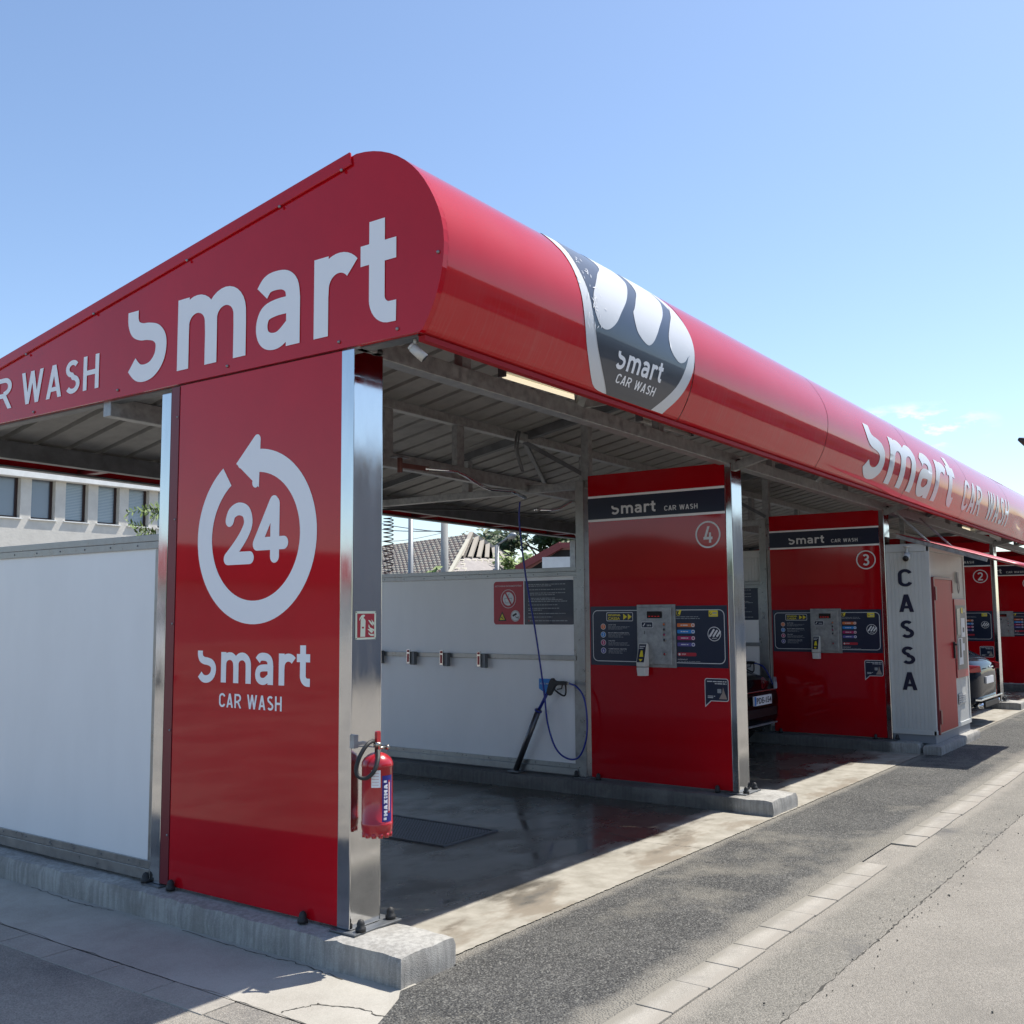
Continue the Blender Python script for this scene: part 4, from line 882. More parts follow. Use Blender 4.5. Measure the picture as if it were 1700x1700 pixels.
lance(4.55, 'black spray gun with blue sleeve in its steel tube at the near white wall', 'steel lance holder tube leaning against the near white wall', hp, 'thin blue hose hanging from the boom and looping back to the near spray gun')
hp2 = sm3([(8.72, 2.0, 2.6), (8.80, 1.9, 1.6), (8.84, 1.87, .8), (8.85, 1.70, .40), (8.85, 1.50, .40), (8.84, 1.40, .65), (8.85, 1.52, .93), (8.89, 1.70, .99)], 10)
lance(8.95, 'black spray gun at the far white wall, just above the black car', 'steel lance holder tube at the far wall, behind the black car', hp2, 'blue hose loop beside the left edge of panel 3')
def boom(pts, label, piv):
    r = empty('hose_boom', piv, label, 'boom arm')
    mb = MB(); mb.tube(pts, .016, m_chrome, 10); mb.build('arm_tube', r)
    p = Vector(piv); mb = MB(); mb.tube([p-Vector((0, 0, .06)), p+Vector((0, 0, .06))], .022, m_copper, 10); mb.box(p.x-.07, p.x+.07, p.y-.04, p.y+.04, p.z+.055, p.z+.067, m_galvd); mb.build('pivot', r, bevel=.004)
    mb = MB(); d = (Vector(pts[0])-p); mb.bar(p, Vector(pts[0])+d*.15, .022, .04, m_copper); mb.build('arm_bracket', r, bevel=.004)
P = [onY(662, 775, 1.83), onY(697, 782, 1.86)]
bp = []
for (a, b), t in zip([(705, 778), (758, 782), (772, 789), (799, 806), (815, 812), (850, 815), (872, 826)], [0, .25, .32, .5, .6, .82, 1]):
    bp.append(tuple(onY(a, b, 1.86+.2*t)))
boom(bp, 'bent steel boom arm pivoting under the canopy beam, carrying the blue hose', tuple(onY(664, 772, 1.84)))
hose_top = Vector(bp[-1])
bp2 = [tuple(onY(a, b, 2.2)) for a, b in [(960, 832), (946, 833), (928, 844), (915, 847), (888, 846)]]
boom(bp2, 'second bent steel boom arm, seen left of panel 4 below the roof', (bp2[0][0]+.08, bp2[0][1]-.02, bp2[0][2]))
# coiled air hose and rear wires
c = onY(645, 870, 4.30); mb = MB(); pts = []
for k in range(0, 21*12):
    a = 2*PI*k/12; z = 2.80-.0145*c.x-.048*k/12*(.7+.6*(k/252)); pts.append((c.x+.055*math.cos(a), c.y+.055*math.sin(a), z))
mb.tube(pts, .006, mat('brown_air_hose', (.10, .03, .025), .4), 6); tag(mb.build('coiled_hose'), 'coiled brown air hose hanging under the rear beam, behind the steel corner post', 'hose')
mb = MB(); mb.tube(sm3([onY(636, 846, 4.2), onY(760, 846, 4.2), onY(880, 852, 4.2), onY(968, 850, 4.2)]), .008, m_black, 6); tag(mb.build('black_cable'), 'thin black cable strung along below the roof behind the boom', 'cable')
mb = MB(); mb.tube(sm3([(4.35, 2.1, 3.40), (4.30, 2.1, 3.25), (4.36, 2.1, 3.10), (4.44, 2.12, 3.02)]), .012, m_galvd, 8); mb.tube(sm3([(4.38, 2.1, 3.40), (4.34, 2.1, 3.22), (4.40, 2.1, 3.08), (4.46, 2.12, 3.02)]), .009, m_galvd, 8); tag(mb.build('conduit_loop'), 'grey flexible conduit looping down beside the roof truss node', 'conduit')

# ------------------------------------------------------------------ lights and cameras under the roof
def tube_light(xa, xb, y, z, lit, label):
    r = empty('fluorescent_light', ((xa+xb)/2, y, z), label, 'light', 'fluorescent lights under the canopy')
    mb = MB(); mb.box(xa, xb, y-.045, y+.045, z+.012, z+.055, m_plastw); mb.box(xa-.02, xa, y-.03, y+.03, z-.02, z+.05, m_galvd); mb.box(xb, xb+.02, y-.03, y+.03, z-.02, z+.05, m_galvd); mb.build('housing', r, bevel=.004)
    mb = MB(); mb.tube([(xa+.005, y, z-.008), (xb-.005, y, z-.008)], .016, m_tube if lit else m_diff, 12); mb.build('tube', r)
    mb = MB(); mb.bar(((xa+xb)/2, y, z+.056), ((xa+xb)/2, y+.001, roof_z(y)-.0145*xa-.02), .02, .02, m_galvd); mb.build('hanger', r)
tube_light(1.63, 2.52, .27, 3.19, True, 'lit fluorescent light behind the front beam, left of the round emblem')
a, b = onY(1062, 698, .3), onY(1145, 726, .3)
tube_light(a.x, b.x, .3, (a.z+b.z)/2+.02, False, 'unlit fluorescent light above panel 4, right of the emblem')
a, b = onY(1504, 846, .1), onY(1520, 850, .1)
tube_light(a.x, b.x+.5, .1, a.z, False, 'small pale light at the front beam above panel 3')
a, b = onY(1594, 875, .1), onY(1611, 881, .1)
tube_light(a.x, b.x+.3, .1, a.z, True, 'small pale light at the front beam above the kiosk')
def bullet(loc, d, label, s=1.0):
    r = empty('security_camera', loc, label, 'camera'); p = Vector(loc); d = Vector(d).normalized()
    mb = MB(); mb.tube([p, p+d*.11*s], .034*s, m_plastw, 18); mb.tube([p-d*.02*s, p], .028*s, m_plastw, 18); mb.build('camera_body', r)
    mb = MB(); q = p+d*.112*s; mb.tube([q, q+d*.003*s], .028*s, m_black, 16); mb.build('lens', r)
    mb = MB(); u = Vector((0, 0, 1)); mb.tube([p+d*.02*s, p+d*.02*s+u*.08*s], .012*s, m_plastw, 8); mb.tube([p+d*.02*s+u*.08*s, p+d*.02*s+u*.09*s], .035*s, m_plastw, 14); mb.build('bracket', r)
bullet((.06, -.34, 2.945), (.30, -.35, -.42), 'small white security camera under the canopy corner above the steel post', .72)
c = onY(1512, 922, -.2)
bullet((8.93, -.262, 2.295), (-.8, -.1, -.3), 'white security camera on the side of the kiosk above the letters', 1.25)

# ------------------------------------------------------------------ fire extinguisher and its sign
fx, fy_ = .065, -.115
r = empty('fire_extinguisher', (fx, fy_, .58), 'red fire extinguisher hanging on the front of the steel corner post', 'fire extinguisher')
mb = MB(); zb = .565
prof_ = [(.0005, .012), (.05, .012), (.062, .002), (.068, .010), (.074, .03), (.076, .06), (.0765, .07), (.0745, .072), (.0745, .36), (.0765, .362), (.0765, .37), (.074, .385), (.064, .405), (.045, .422), (.03, .430), (.018, .434)]
mb.lathe([(a, b+zb) for a, b in prof_], (fx, fy_, 0), m_extred, 36)
for k in range(12):
    a = 2*PI*k/12; mb.lathe([(.012, zb-.004), (.012, zb+.02)], (fx+.062*math.cos(a), fy_+.062*math.sin(a), 0), m_extred, 8)
bd = mb.build('cylinder', r)
def cyl_label(a0, a1, z0, z1, m, rr=.0752, n=12):
    vs = []; 
    for i in range(n+1):
        a = math.radians(a0+(a1-a0)*i/n)
        vs += [(fx+rr*math.cos(a), fy_+rr*math.sin(a), z0), (fx+rr*math.cos(a), fy_+rr*math.sin(a), z1)]
    return vs, [(2*i, 2*i+2, 2*i+3, 2*i+1) for i in range(n)]
camd = math.degrees(math.atan2(CAM.y-fy_, CAM.x-fx))   # bearing towards the street corner
mb = MB(); mb.add(*cyl_label(camd-22, camd+12, .825, .915, m_greyw), m_letter)
for k in range(5): mb.add(*cyl_label(camd-20, camd+6, .838+k*.015, .8395+k*.015, m_greyfilm, .0756), m_redfilm)
mb.build('inspection_label', r)
mb = MB(); c0_, c1_ = camd+18, camd+64
mb.add(*cyl_label(c0_, c1_, .645, .885, m_blue), mat('deep_blue_label', (.015, .02, .20), .35))
mx_, _w = word('MAXIMA', .10, .26); V, T = shape(xf(mx_, 1/_w, 1, 0, 0))
vs = []
for u, v in V:
    zz = .675+u*.165; a = math.radians(c0_+22-v*15+(u-.5)*0); vs.append((fx+.0758*math.cos(a), fy_+.0758*math.sin(a), zz))
mb.add(vs, T, m_letter)
for z0_, z1_, cc in ((.848, .86, m_letter), (.655, .668, m_letter)): mb.add(*cyl_label(c0_+6, c0_+18, z0_, z1_, m_letter, .0758), cc)
mb.add(*cyl_label(c0_+25, c0_+36, .69, .86, m_redfilm, .0757), m_redfilm); mb.add(*cyl_label(c0_+28, c0_+32, .70, .85, m_letter, .0761), m_letter)
mb.build('brand_label', r)
mb = MB(); mb.lathe([(.014, 0), (.014, .03), (.02, .035), (.02, .05), (.012, .055)], (fx, fy_, .998), m_brass, 16); mb.tube([(fx+.0, fy_, 1.02), (fx+.05, fy_-.01, 1.02)], .008, m_brass, 10); mb.tube([(fx+.05, fy_-.01, 1.02), (fx+.062, fy_-.012, 1.02)], .014, m_brass, 12); mb.build('valve', r)
mb = MB(); mb.prism(rrect(-.014, .014, 0, .08, .010), lambda u, v, d: (fx+.012+u, fy_+.01+d, 1.03+v), -.008, .008, m_extred); mb.build('lever', r, bevel=.002)
hp_ = lambda l, t, z: (fx-.588*l-.73*t, fy_+.809*l-.68*t, z)
mb = MB(); mb.tube(sm3([hp_(.02, .0, 1.06), hp_(.05, .05, 1.045), hp_(.085, .08, .985), hp_(.10, .09, .92), hp_(.085, .095, .885), hp_(.05, .10, .88), hp_(.015, .10, .915), hp_(-.003, .07, .97), hp_(-.003, .02, 1.01)]), .0105, m_rubber, 12); mb.build('hose', r)
mb = MB(); mb.box(fx-.075, fx-.045, -.03, -.002, 1.02, 1.09, m_galv); mb.box(fx-.045, fx+.03, -.012, -.002, 1.03, 1.045, m_galv); mb.tube([(fx-.06, -.02, 1.03), (fx, -.05, 1.025), (fx, fy_, 1.025)], .004, m_galv, 6); mb.build('wall_bracket', r)
r.location.z = .605; r.scale = (1, 1, .9)
r = empty('fire_sign', (.095, -.004, 1.59), 'square red sign with extinguisher and flame symbol on the steel corner post', 'sign')
f = frontmap(-.0015); mb = MB(); put(mb, shape([rrect(.022, .168, 1.522, 1.662, .003)]), f, .001, m_cream); put(mb, shape([rect(.034, .155, 1.532, 1.650)]), f, .002, m_redfilm); mb.build('board', r)
sx_, sz_ = .1205/.66, .12/1.02
def q(u, v): return (.034+u*.121, 1.532+v*.118)
e_ = [q(*p) for p in [(.17, .03), (.45, .03), (.47, .70), (.44, .77), (.36, .81), (.37, .86), (.44, .90), (.43, .94), (.34, .96), (.24, .93), (.13, .82), (.10, .73), (.11, .70), (.18, .78), (.25, .84), (.25, .82), (.20, .77), (.19, .70)]]
mb = MB(); put(mb, shape([e_], [[q(*p) for p in [(.26, .38), (.38, .38), (.38, .45), (.26, .45)]]]), f, .003, m_cream)
for pl in ([(.98, .50), (.86, .60), (.82, .76), (.92, .66), (.98, .62)], [(.94, .46), (.78, .56), (.62, .73), (.72, .72), (.86, .60)], [(.98, .33), (.74, .42), (.66, .56), (.64, .44), (.78, .30), (.98, .26)], [(.94, .24), (.72, .34), (.58, .36), (.70, .26), (.82, .18)], [(.96, .05), (.78, .06), (.66, .13), (.64, .22), (.76, .14), (.96, .14)]):
    put(mb, shape([[q(*p) for p in pl]]), f, .003, m_cream)
for a, b in ((.027, 1.527), (.163, 1.527), (.027, 1.657), (.163, 1.657)): mb.lathe([(.0025, -.004), (.0025, 0)], (a, -.0025, b), m_galvd, 8, 'Y')
mb.build('symbols', r)

# ------------------------------------------------------------------ floor grate
r = empty('floor_grate', (2.4, 1.7, .003), 'dark metal drain grate set in the wet floor of the nearest bay', 'grate')
mb = MB(); X0, X1, Y0, Y1 = 2.13, 2.73, 1.19, 2.42
mb.box(X0, X1, Y0, Y1, .001, .004, mat('grate_void', (.01, .011, .012), .6)); mb.build('pit', r)
mb = MB()
for a, b, c_, d_ in ((X0-.02, X1+.02, Y0-.02, Y0), (X0-.02, X1+.02, Y1, Y1+.02), (X0-.02, X0, Y0, Y1), (X1, X1+.02, Y0, Y1)): mb.box(a, b, c_, d_, .001, .012, m_galvd)
mb.build('grate_frame', r)
m_gr = mat('grate_steel', (.20, .23, .28), .35, .5)
mb = MB(); y = Y0+.02
k = 0
while y < Y1-.01:
    x = X0+(.02 if k % 2 else .0)
    while x < X1-.04:
        mb.add([(x, y, .010), (x+.018, y-.012, .010), (x+.036, y, .010), (x+.018, y+.012, .010), (x+.005, y, .010), (x+.018, y-.007, .010), (x+.031, y, .010), (x+.018, y+.007, .010)], [(0, 1, 5, 4), (1, 2, 6, 5), (2, 3, 7, 6), (3, 0, 4, 7)], m_gr); x += .04
    y += .014; k += 1
mb.build('mesh_plate', r)

# ------------------------------------------------------------------ CASSA kiosk
K0, K1 = 8.99, 10.74
kx = empty('payment_kiosk', (9.8, 1.5, .08), 'narrow white ribbed cabin lettered CASSA with a red door, between panels 3 and 2', 'kiosk')
mb = MB(); mb.box(K0+.02, K1-.02, -.475, 4.2, .10, .20, m_kioskdk); mb.build('base', kx, bevel=.005)
mb = MB()
def ribwall(mb, a0, a1, z0, z1, fn, pitch=.045, dp=.004):
    pts = []; a = a0
    while a < a1-.001:
        pts += [(a, 0), (a+pitch*.78, 0), (a+pitch*.84, dp), (a+pitch*.94, dp)]; a += pitch
    pts.append((a1, 0)); vs = []
    for u, d in pts: vs += [fn(min(u, a1), z0, d), fn(min(u, a1), z1, d)]
    mb.add(vs, [(2*i, 2*i+2, 2*i+3, 2*i+1) for i in range(len(pts)-1)], m_kiosk)
mb.box(K0+.012, K1-.012, -.47, 4.18, .201, 2.40, m_kiosk)
ribwall(mb, -.44, 4.18, .24, 2.33, lambda u, z, d: (K0+.004-d*-1, u, z))
ribwall(mb, K0+.04, K1-.03, .24, 2.33, lambda u, z, d: (u, -.480+d, z))
kw = mb.build('wall', kx)
mb = MB()
for x, y in ((K0, -.49), (K1-.045, -.49)): mb.box(x, x+.05, y, y+.05, .20, 2.40, m_kiosk)
mb.box(K0, K1, -.495, -.46, 2.335, 2.42, m_kiosk); mb.box(K0-.004, K0+.03, -.46, 4.2, 2.335, 2.42, m_kiosk); mb.box(K0, K1, -.492, -.46, .20, .25, m_kiosk); mb.box(K0-.003, K0+.03, -.46, 4.2, .20, .25, m_kiosk)
mb.build('corner_trim', kx, bevel=.003)
mb = MB(); mb.box(K0+.01, K1-.01, -.46, 4.2, 2.40, 2.43, m_plastw); mb.build('roof', kx)
mb = MB(); f = panelmap(K0-.001)
for ch, zt in zip('CASSA', (2.131, 1.831, 1.525, 1.219, .919)): put(mb, shape(xf(G(ch, .17)[0], .265, .208, .128, zt-.208)), f, .002, m_navy)
mb.build('lettering', kx)
mb = MB(); mb.box(9.10, 9.96, -.507, -.4925, .22, 2.01, m_reddoor); dr = mb.build('door', kx, bevel=.004)
mb = MB(); mb.box(9.06, 9.10, -.513, -.485, .20, 2.03, m_trimred); mb.box(9.96, 10.0, -.513, -.485, 1.85, 2.03, m_trimred); mb.box(9.10, 9.96, -.513, -.485, 2.01, 2.035, m_trimred); mb.build('door_frame', dr)
mb = MB(); mb.box(9.88, 9.91, -.530, -.508, 1.05, 1.25, m_black); mb.tube([(9.895, -.52, 1.22), (9.895, -.555, 1.22), (9.79, -.56, 1.22)], .010, m_black, 8); mb.build('handle', dr)
for zz in (.32, 1.76):
    mb = MB(); mb.box(9.085, 9.15, -.525, -.508, zz, zz+.16, m_trimred); mb.build('hinge', dr)
tm = MB(); tm.box(10.03, 10.62, -.510, -.4925, .80, 1.78, mat('red_terminal_frame', (.34, .03, .035), .35)); tb = tm.build('payment_terminal', kx, bevel=.004)
mb = MB(); mb.box(10.07, 10.58, -.514, -.5105, .90, 1.70, mat('grey_terminal_plate', (.16, .155, .15), .4, .4)); mb.build('front_plate', tb)
mb = MB(); mb.box(10.10, 10.26, -.519, -.5145, 1.33, 1.66, mat('grey_green_screen', (.12, .15, .15), .2)); mb.build('screen', tb)
mb = MB(); mb.box(10.30, 10.50, -.518, -.5145, 1.30, 1.54, m_greyw); mb.box(10.13, 10.34, -.518, -.5145, .96, 1.29, m_greyw); mb.box(10.17, 10.25, -.521, -.5185, 1.05, 1.28, m_black); mb.box(10.38, 10.44, -.521, -.5185, 1.36, 1.42, m_black); mb.box(10.35, 10.44, -.518, -.5145, 1.13, 1.22, m_greyw)
mb.box(10.34, 10.42, -.518, -.5145, 1.60, 1.67, m_yellow); mb.box(10.46, 10.52, -.518, -.5145, 1.61, 1.66, m_greyw); mb.build('slot_panel', tb)
mb = MB(); mb.box(10.12, 10.50, -.4945, -.4905, .47, .60, m_plastw)
for k in range(4): mb.box(10.14, 10.48, -.500, -.495, .485+k*.027, .495+k*.027, m_greyfilm)
mb.build('vent_grille', kx)
mb = MB(); mb.tube(sm3([(10.27, -.51, 2.02), (10.24, -.51, 1.95), (10.27, -.51, 1.86), (10.32, -.51, 1.88), (10.33, -.51, 1.97), (10.28, -.51, 2.04)]), .006, m_greyfilm, 6); mb.box(10.25, 10.33, -.51, -.494, 1.98, 2.12, m_greyfilm); mb.build('cable_loop', kx)
tag(rough_block(8.86, 10.86, -.56, -.36, -.03, .10, m_curb, random.Random(21), .006).build('kiosk_step'), 'low concrete step in front of the white kiosk', 'step')
# awning
r = empty('door_awning', (10, -.2, 2.5), 'thin red awning sloping out over the kiosk door', 'awning')
mb = MB(); 
def awn(u, v, d): return (8.97+u*2.22, -.13-v*1.38, 2.555-v*.44+d)
nu, nv = 20, 10; vs = [awn(i/nu, j/nv, .006*math.sin(i*2.1)*(j/nv)+(.02*math.sin(i*1.3)*(j/nv)**4)) for i in range(nu+1) for j in range(nv+1)]
mb.add(vs, [(i*(nv+1)+j, (i+1)*(nv+1)+j, (i+1)*(nv+1)+j+1, i*(nv+1)+j+1) for i in range(nu) for j in range(nv)], mat('red_awning_sheet', (.42, .03, .045), .4), True)
o = mb.build('sheet', r); s_ = o.modifiers.new('t', 'SOLIDIFY'); s_.thickness = .006
mb = MB(); mb.bar(awn(0.01, 0, -.03), awn(.01, .72, -.03), .03, .045, m_galv); mb.bar(awn(.99, 0, -.03), awn(.99, .95, -.03), .03, .045, m_galv); mb.bar(awn(0, .02, -.03), awn(1, .02, -.03), .03, .045, m_galv); mb.build('frame', r)
mb = MB()
for u in (.01, .5): mb.bar(awn(u, .3, -.03), (awn(u, .3, 0)[0], -.13, 2.82), .02, .02, m_galv)
mb.build('stay', r)

# ------------------------------------------------------------------ cars
def loft_car(name, loc, rot, L, W, H, st, paint, label, cat='car', front=True):
    """st: stations (t along length 0..1, z lower, z belt, z top, half-width belt factor, half-width top factor)"""
    r = empty(name, loc, label, cat); r.rotation_euler.z = 0
    ca, sa = math.cos(rot), math.sin(rot)
    def T(x, y, z): return (loc[0]+x*ca-y*sa, loc[1]+x*sa+y*ca, loc[2]+z)
    sec = []
    for t, zl, zb_, zt, wb, wt in st:
        y = t*L; hb = W/2*wb; ht = W/2*wt
        half = [(0, zt+.012), (ht*.55, zt+.005), (ht*.88, zt-.02), (ht, zt-.05 if zt > zb_+.1 else zt-.03), (hb*.985, zb_), (hb, zb_-.10), (hb*1.0, (zb_+zl)/2-.03), (hb*.985, zl+.10), (hb*.93, zl), (0, zl-.01)]
        sec.append([(x, y, z) for x, z in half]+[(-x, y, z) for x, z in half[-2:0:-1]])
    n = len(sec[0]); mb = MB(); vs = [T(*p) for s_ in sec for p in s_]; body = []; gl = []
    for i in range(len(sec)-1):
        gh = [st[i][3]-st[i][2], st[i+1][3]-st[i+1][2]]
        for k in range(n):
            q_ = (i*n+k, i*n+(k+1) % n, (i+1)*n+(k+1) % n, (i+1)*n+k)
            side = k in (3, n-4) and min(gh) > .2
            topg = (k in (0, 1, 2, n-1, n-2, n-3)) and abs(gh[0]-gh[1]) > .22
            (gl if side or topg else body).append(q_)
    mb.add(vs, body+[tuple(range(n-1, -1, -1)), tuple(range((len(sec)-1)*n, len(sec)*n))], paint, True); o = len(mb.v)-len(vs)
    k_ = mb.mi(m_glassdark)
    for q_ in gl: mb.f.append(list(q_)); mb.m.append(k_); mb.sm.append(True)
    mb.build('body', r, subsurf=2)
    for sy in (.17, .82):
        for sx__ in (-1, 1):
            c_ = (sx__*(W/2-.10), sy*L, .31)
            w_ = MB(); 
            def ringv(rad, off): return [T(c_[0]+off, c_[1]+rad*math.cos(2*PI*k/28), c_[2]+rad*math.sin(2*PI*k/28)) for k in range(28)]
            pr = [(.19, .085), (.20, .10), (.30, .108), (.315, .08), (.315, -.08), (.30, -.1), (.10, -.1)]
            vs = [v for a, b in pr for v in ringv(a, b*sx__)]
            w_.add(vs, [(i*28+k, i*28+(k+1) % 28, (i+1)*28+(k+1) % 28, (i+1)*28+k) for i in range(len(pr)-1) for k in range(28)], m_rubber, True); wo = w_.build('wheel', r)
            w_ = MB(); a_ = ringv(.195, .07*sx__); b_ = ringv(.03, .095*sx__)
            w_.add(a_+b_, [(k, (k+1) % 28, 28+(k+1) % 28, 28+k) for k in range(28) if k % 5 < 3]+[tuple(range(28, 56))], m_chrome); w_.build('rim', wo)
    return r, T
# black hatchback with its nose to the street
hatch = [(.0, .32, .60, .62, .80, .70), (.02, .24, .70, .78, .90, .82), (.07, .20, .78, .90, .97, .86), (.16, .20, .84, .98, 1, .84), (.26, .20, .90, 1.03, 1, .82), (.40, .20, .93, 1.42, 1, .70), (.50, .20, .94, 1.47, 1, .70), (.72, .20, .96, 1.47, 1, .69), (.88, .2, .97, 1.40, .98, .66), (.975, .24, .93, .99, .93, .72), (1, .35, .75, .78, .86, .75)]
CX, CY = 8.05, 1.25
r, T = loft_car('hatchback_car', (CX, CY, 0), 0, 3.9, 1.56, 1.5, hatch, m_carblack, 'black hatchback parked nose out in the second bay, mostly hidden by panel 4')
mb = MB(); mb.prism(rrect(-.26, .26, -.055, .055, .01), lambda u, v, d: T(u, -.012+d, .60+v), -.02, .0, m_letter); pl = mb.build('number_plate', r)
mb = MB(); fx_ = lambda u, v, d: T(u, -.034-d, .60+v); put(mb, fit(ftext('PDE-154', 1, .02), -.20, .24, -.035, .035), fx_, .001, m_black); put(mb, shape([rect(-.258, -.215, -.052, .052)]), fx_, .001, m_blue); mb.build('plate_text', pl)
mb = MB(); fz = lambda u, v, d: T(u, .0-d+abs(v)*.3, .80+v)
put(mb, shape(ribs(arcp(0, 0, .062, .062, 0, 360, 30), .011)+ribs([(-.03, .045), (0, -.005), (.03, .045)], .009)+ribs([(-.045, .02), (-.022, -.045), (0, .0), (.022, -.045), (.045, .02)], .009)), fz, .05, m_chrome); mb.build('front_badge', r)
for sx__ in (-1, 1):
    mb = MB(); mb.prism([(0, .70), (.24, .72), (.26, .83), (.05, .78)], lambda u, v, d: T(sx__*(.50+u), .02+u*.42+d, v), -.03, .02, mat('clear_headlamp', (.45, .47, .50), .1, coat=1)); mb.build('headlight', r, bevel=.01)
    mb = MB(); mb.prism([(0, -.05), (.1, -.06), (.14, .05), (.02, .06)], lambda u, v, d: T(sx__*(W_h if 0 else .86), .98+u+0, 1.0+v) if 0 else T(sx__*(.84+u), 1.05+d, .98+v), -.04, .04, m_carblack); mb.build('wing_mirror', r, bevel=.01)
mb = MB(); mb.box(CX-.46, CX+.46, CY-.012, CY+.03, .40, .50, m_black); mb.box(CX-.46, CX+.46, CY-.016, CY+.03, .30, .318, m_galv); mb.box(CX-.42, CX+.42, CY-.014, CY+.03, .695, .71, m_chrome); mb.build('grille', r, bevel=.004)
# dark blue estate car with its tail to the street
est = [(.0, .40, .70, .74, .50, .46), (.006, .34, .76, .84, .70, .62), (.022, .27, .82, .92, .88, .74), (.05, .22, .84, .98, .97, .78), (.12, .2, .86, 1.16, 1, .74), (.24, .2, .88, 1.34, 1, .70), (.34, .2, .88, 1.40, 1, .70), (.50, .2, .93, 1.46, 1, .70), (.60, .2, .92, 1.40, 1, .70), (.74, .2, .90, .99, 1, .82), (.88, .2, .82, .88, .98, .86), (.97, .24, .70, .74, .90, .82), (1, .35, .60, .62, .82, .75)]
CX, CY = 12.60, -.35
r, T = loft_car('estate_car', (CX, CY, 0), 0, 4.8, 1.84, 1.45, est, m_carblue, 'dark blue estate car in the bay behind the kiosk, tail towards the street')
for sx__ in (-1, 1):
    mb = MB(); mb.prism([(0, .77), (.26, .76), (.28, .88), (.02, .86)], lambda u, v, d: T(sx__*(.62+u), -.012+u*.30+d+max(0, u-.2)*2.4, v), -.02, .05, m_taillight); mb.build('tail_light', r, bevel=.008)
    mb = MB(); mb.prism([(0, -.05), (.12, -.05), (.14, .05), (.02, .06)], lambda u, v, d: T(sx__*(.90+u), 2.9+d, .98+v), -.05, .05, m_carblue); mb.build('wing_mirror', r, bevel=.01)
    mb = MB(); mb.tube([T(sx__*.55, -.02, .30), T(sx__*.55, .1, .30)], .04, m_chrome, 14); mb.build('exhaust', r)
mb = MB(); mb.prism(rrect(-.26, .26, -.055, .055, .01), lambda u, v, d: T(u*.9, -.004+d, .64+v*.9), -.012, .02, m_greyw); mb.build('number_plate', r)
mb = MB(); mb.box(CX-.70, CX+.70, CY-.035, CY+.05, .375, .40, m_chrome); mb.box(CX-.45, CX+.45, CY-.03, CY+.05, .27, .35, m_black); mb.build('bumper_trim', r, bevel=.004)
mb = MB(); mb.tube([T(x_, -.03+.01*k*0, .82) for k, x_ in enumerate((-.12, .12))], .012, m_chrome, 8); mb.build('boot_badge', r)

# ------------------------------------------------------------------ background
# office building behind the bays on the left
YB = 30.0
ctop = onY(0, 776, YB).z; cbot = onY(0, 789, YB).z
b_ = empty('office_building', (16, YB+4, 0), 'cream plastered office block with a row of narrow windows behind the left wall', 'building')
wins = [(-3, 25), (52, 86), (109, 141), (165, 194), (218, 245), (266, 292), (313, 338)]
wz1 = onY(22, 788, YB).z; wz0 = onY(52, 861, YB).z
W_ = []
for a, b in wins:
    x0_ = onY(a, 830, YB).x; x1_ = onY(b, 830, YB).x; W_.append((x0_, x1_))
step = W_[2][0]-W_[1][0]; W_ = [(W_[1][0]+step*k, W_[1][0]+step*k+.86) for k in range(-6, 10)]
XL, XR = W_[0][0]-2, W_[-1][1]+1.5
adds = [rect(XL, XR, 0, cbot)]; subs = [rect(a, b, wz0, wz1) for a, b in W_]+[rect(a, b, wz0-3.0, wz1-3.0) for a, b in W_]
mb = MB(); V, Tt = shape(adds, subs); mb.add([(u, YB, v) for u, v in V], Tt, m_plaster)
for rc in subs:
    (a, z0_), (b, _), (_, z1_), _ = rc
    mb.add([(a, YB, z0_), (a, YB+.28, z0_), (a, YB+.28, z1_), (a, YB, z1_), (b, YB, z0_), (b, YB+.28, z0_), (b, YB+.28, z1_), (b, YB, z1_)], [(0, 1, 2, 3), (4, 5, 6, 7), (0, 1, 5, 4), (3, 2, 6, 7)], m_plaster)
mb.box(XL, XL+.2, YB+.01, YB+9, 0, cbot, m_plaster); mb.box(XR-.2, XR, YB+.01, YB+9, 0, cbot, m_plaster); mb.box(XL, XR, YB+8.8, YB+9, 0, cbot, m_plaster)
mb.build('wall', b_)
mb = MB(); mb.box(XL-.3, XR+.3, YB-.28, YB+9.3, cbot+.003, ctop+.05, m_cornice); mb.build('cornice', b_)
for i_, rc in enumerate(subs):
    (a, z0_), (b, _), (_, z1_), _ = rc
    mb = MB(); fwm = .07
    for q_ in ((a, a+fwm, z0_, z1_), (b-fwm*1.3, b, z0_, z1_), (a+fwm, b-fwm*1.3, z0_, z0_+fwm), (a+fwm, b-fwm*1.3, z1_-fwm, z1_)): mb.box(q_[0], q_[1], YB+.20, YB+.27, q_[2], q_[3], m_frame)
    wo = mb.build('window', b_)
    mb = MB(); mb.box(a+fwm, b-fwm, YB+.24, YB+.25, z0_+fwm, z1_-fwm, m_blind if i_ % 16 in (7, 8, 9, 10, 12) else m_curtain)
    if i_ % 16 in (7, 8, 9, 10, 12):
        zz = z0_+.12
        while zz < z1_-.1: mb.box(a+fwm, b-fwm, YB+.235, YB+.239, zz, zz+.018, mat('blind_slat', (.34, .40, .44), .5)); zz += .055
    mb.build('pane', wo)
    mb = MB(); mb.box(a-.06, b+.06, YB-.07, YB+.2, z0_-.04, z0_-.003, m_cornice); mb.build('sill', wo)

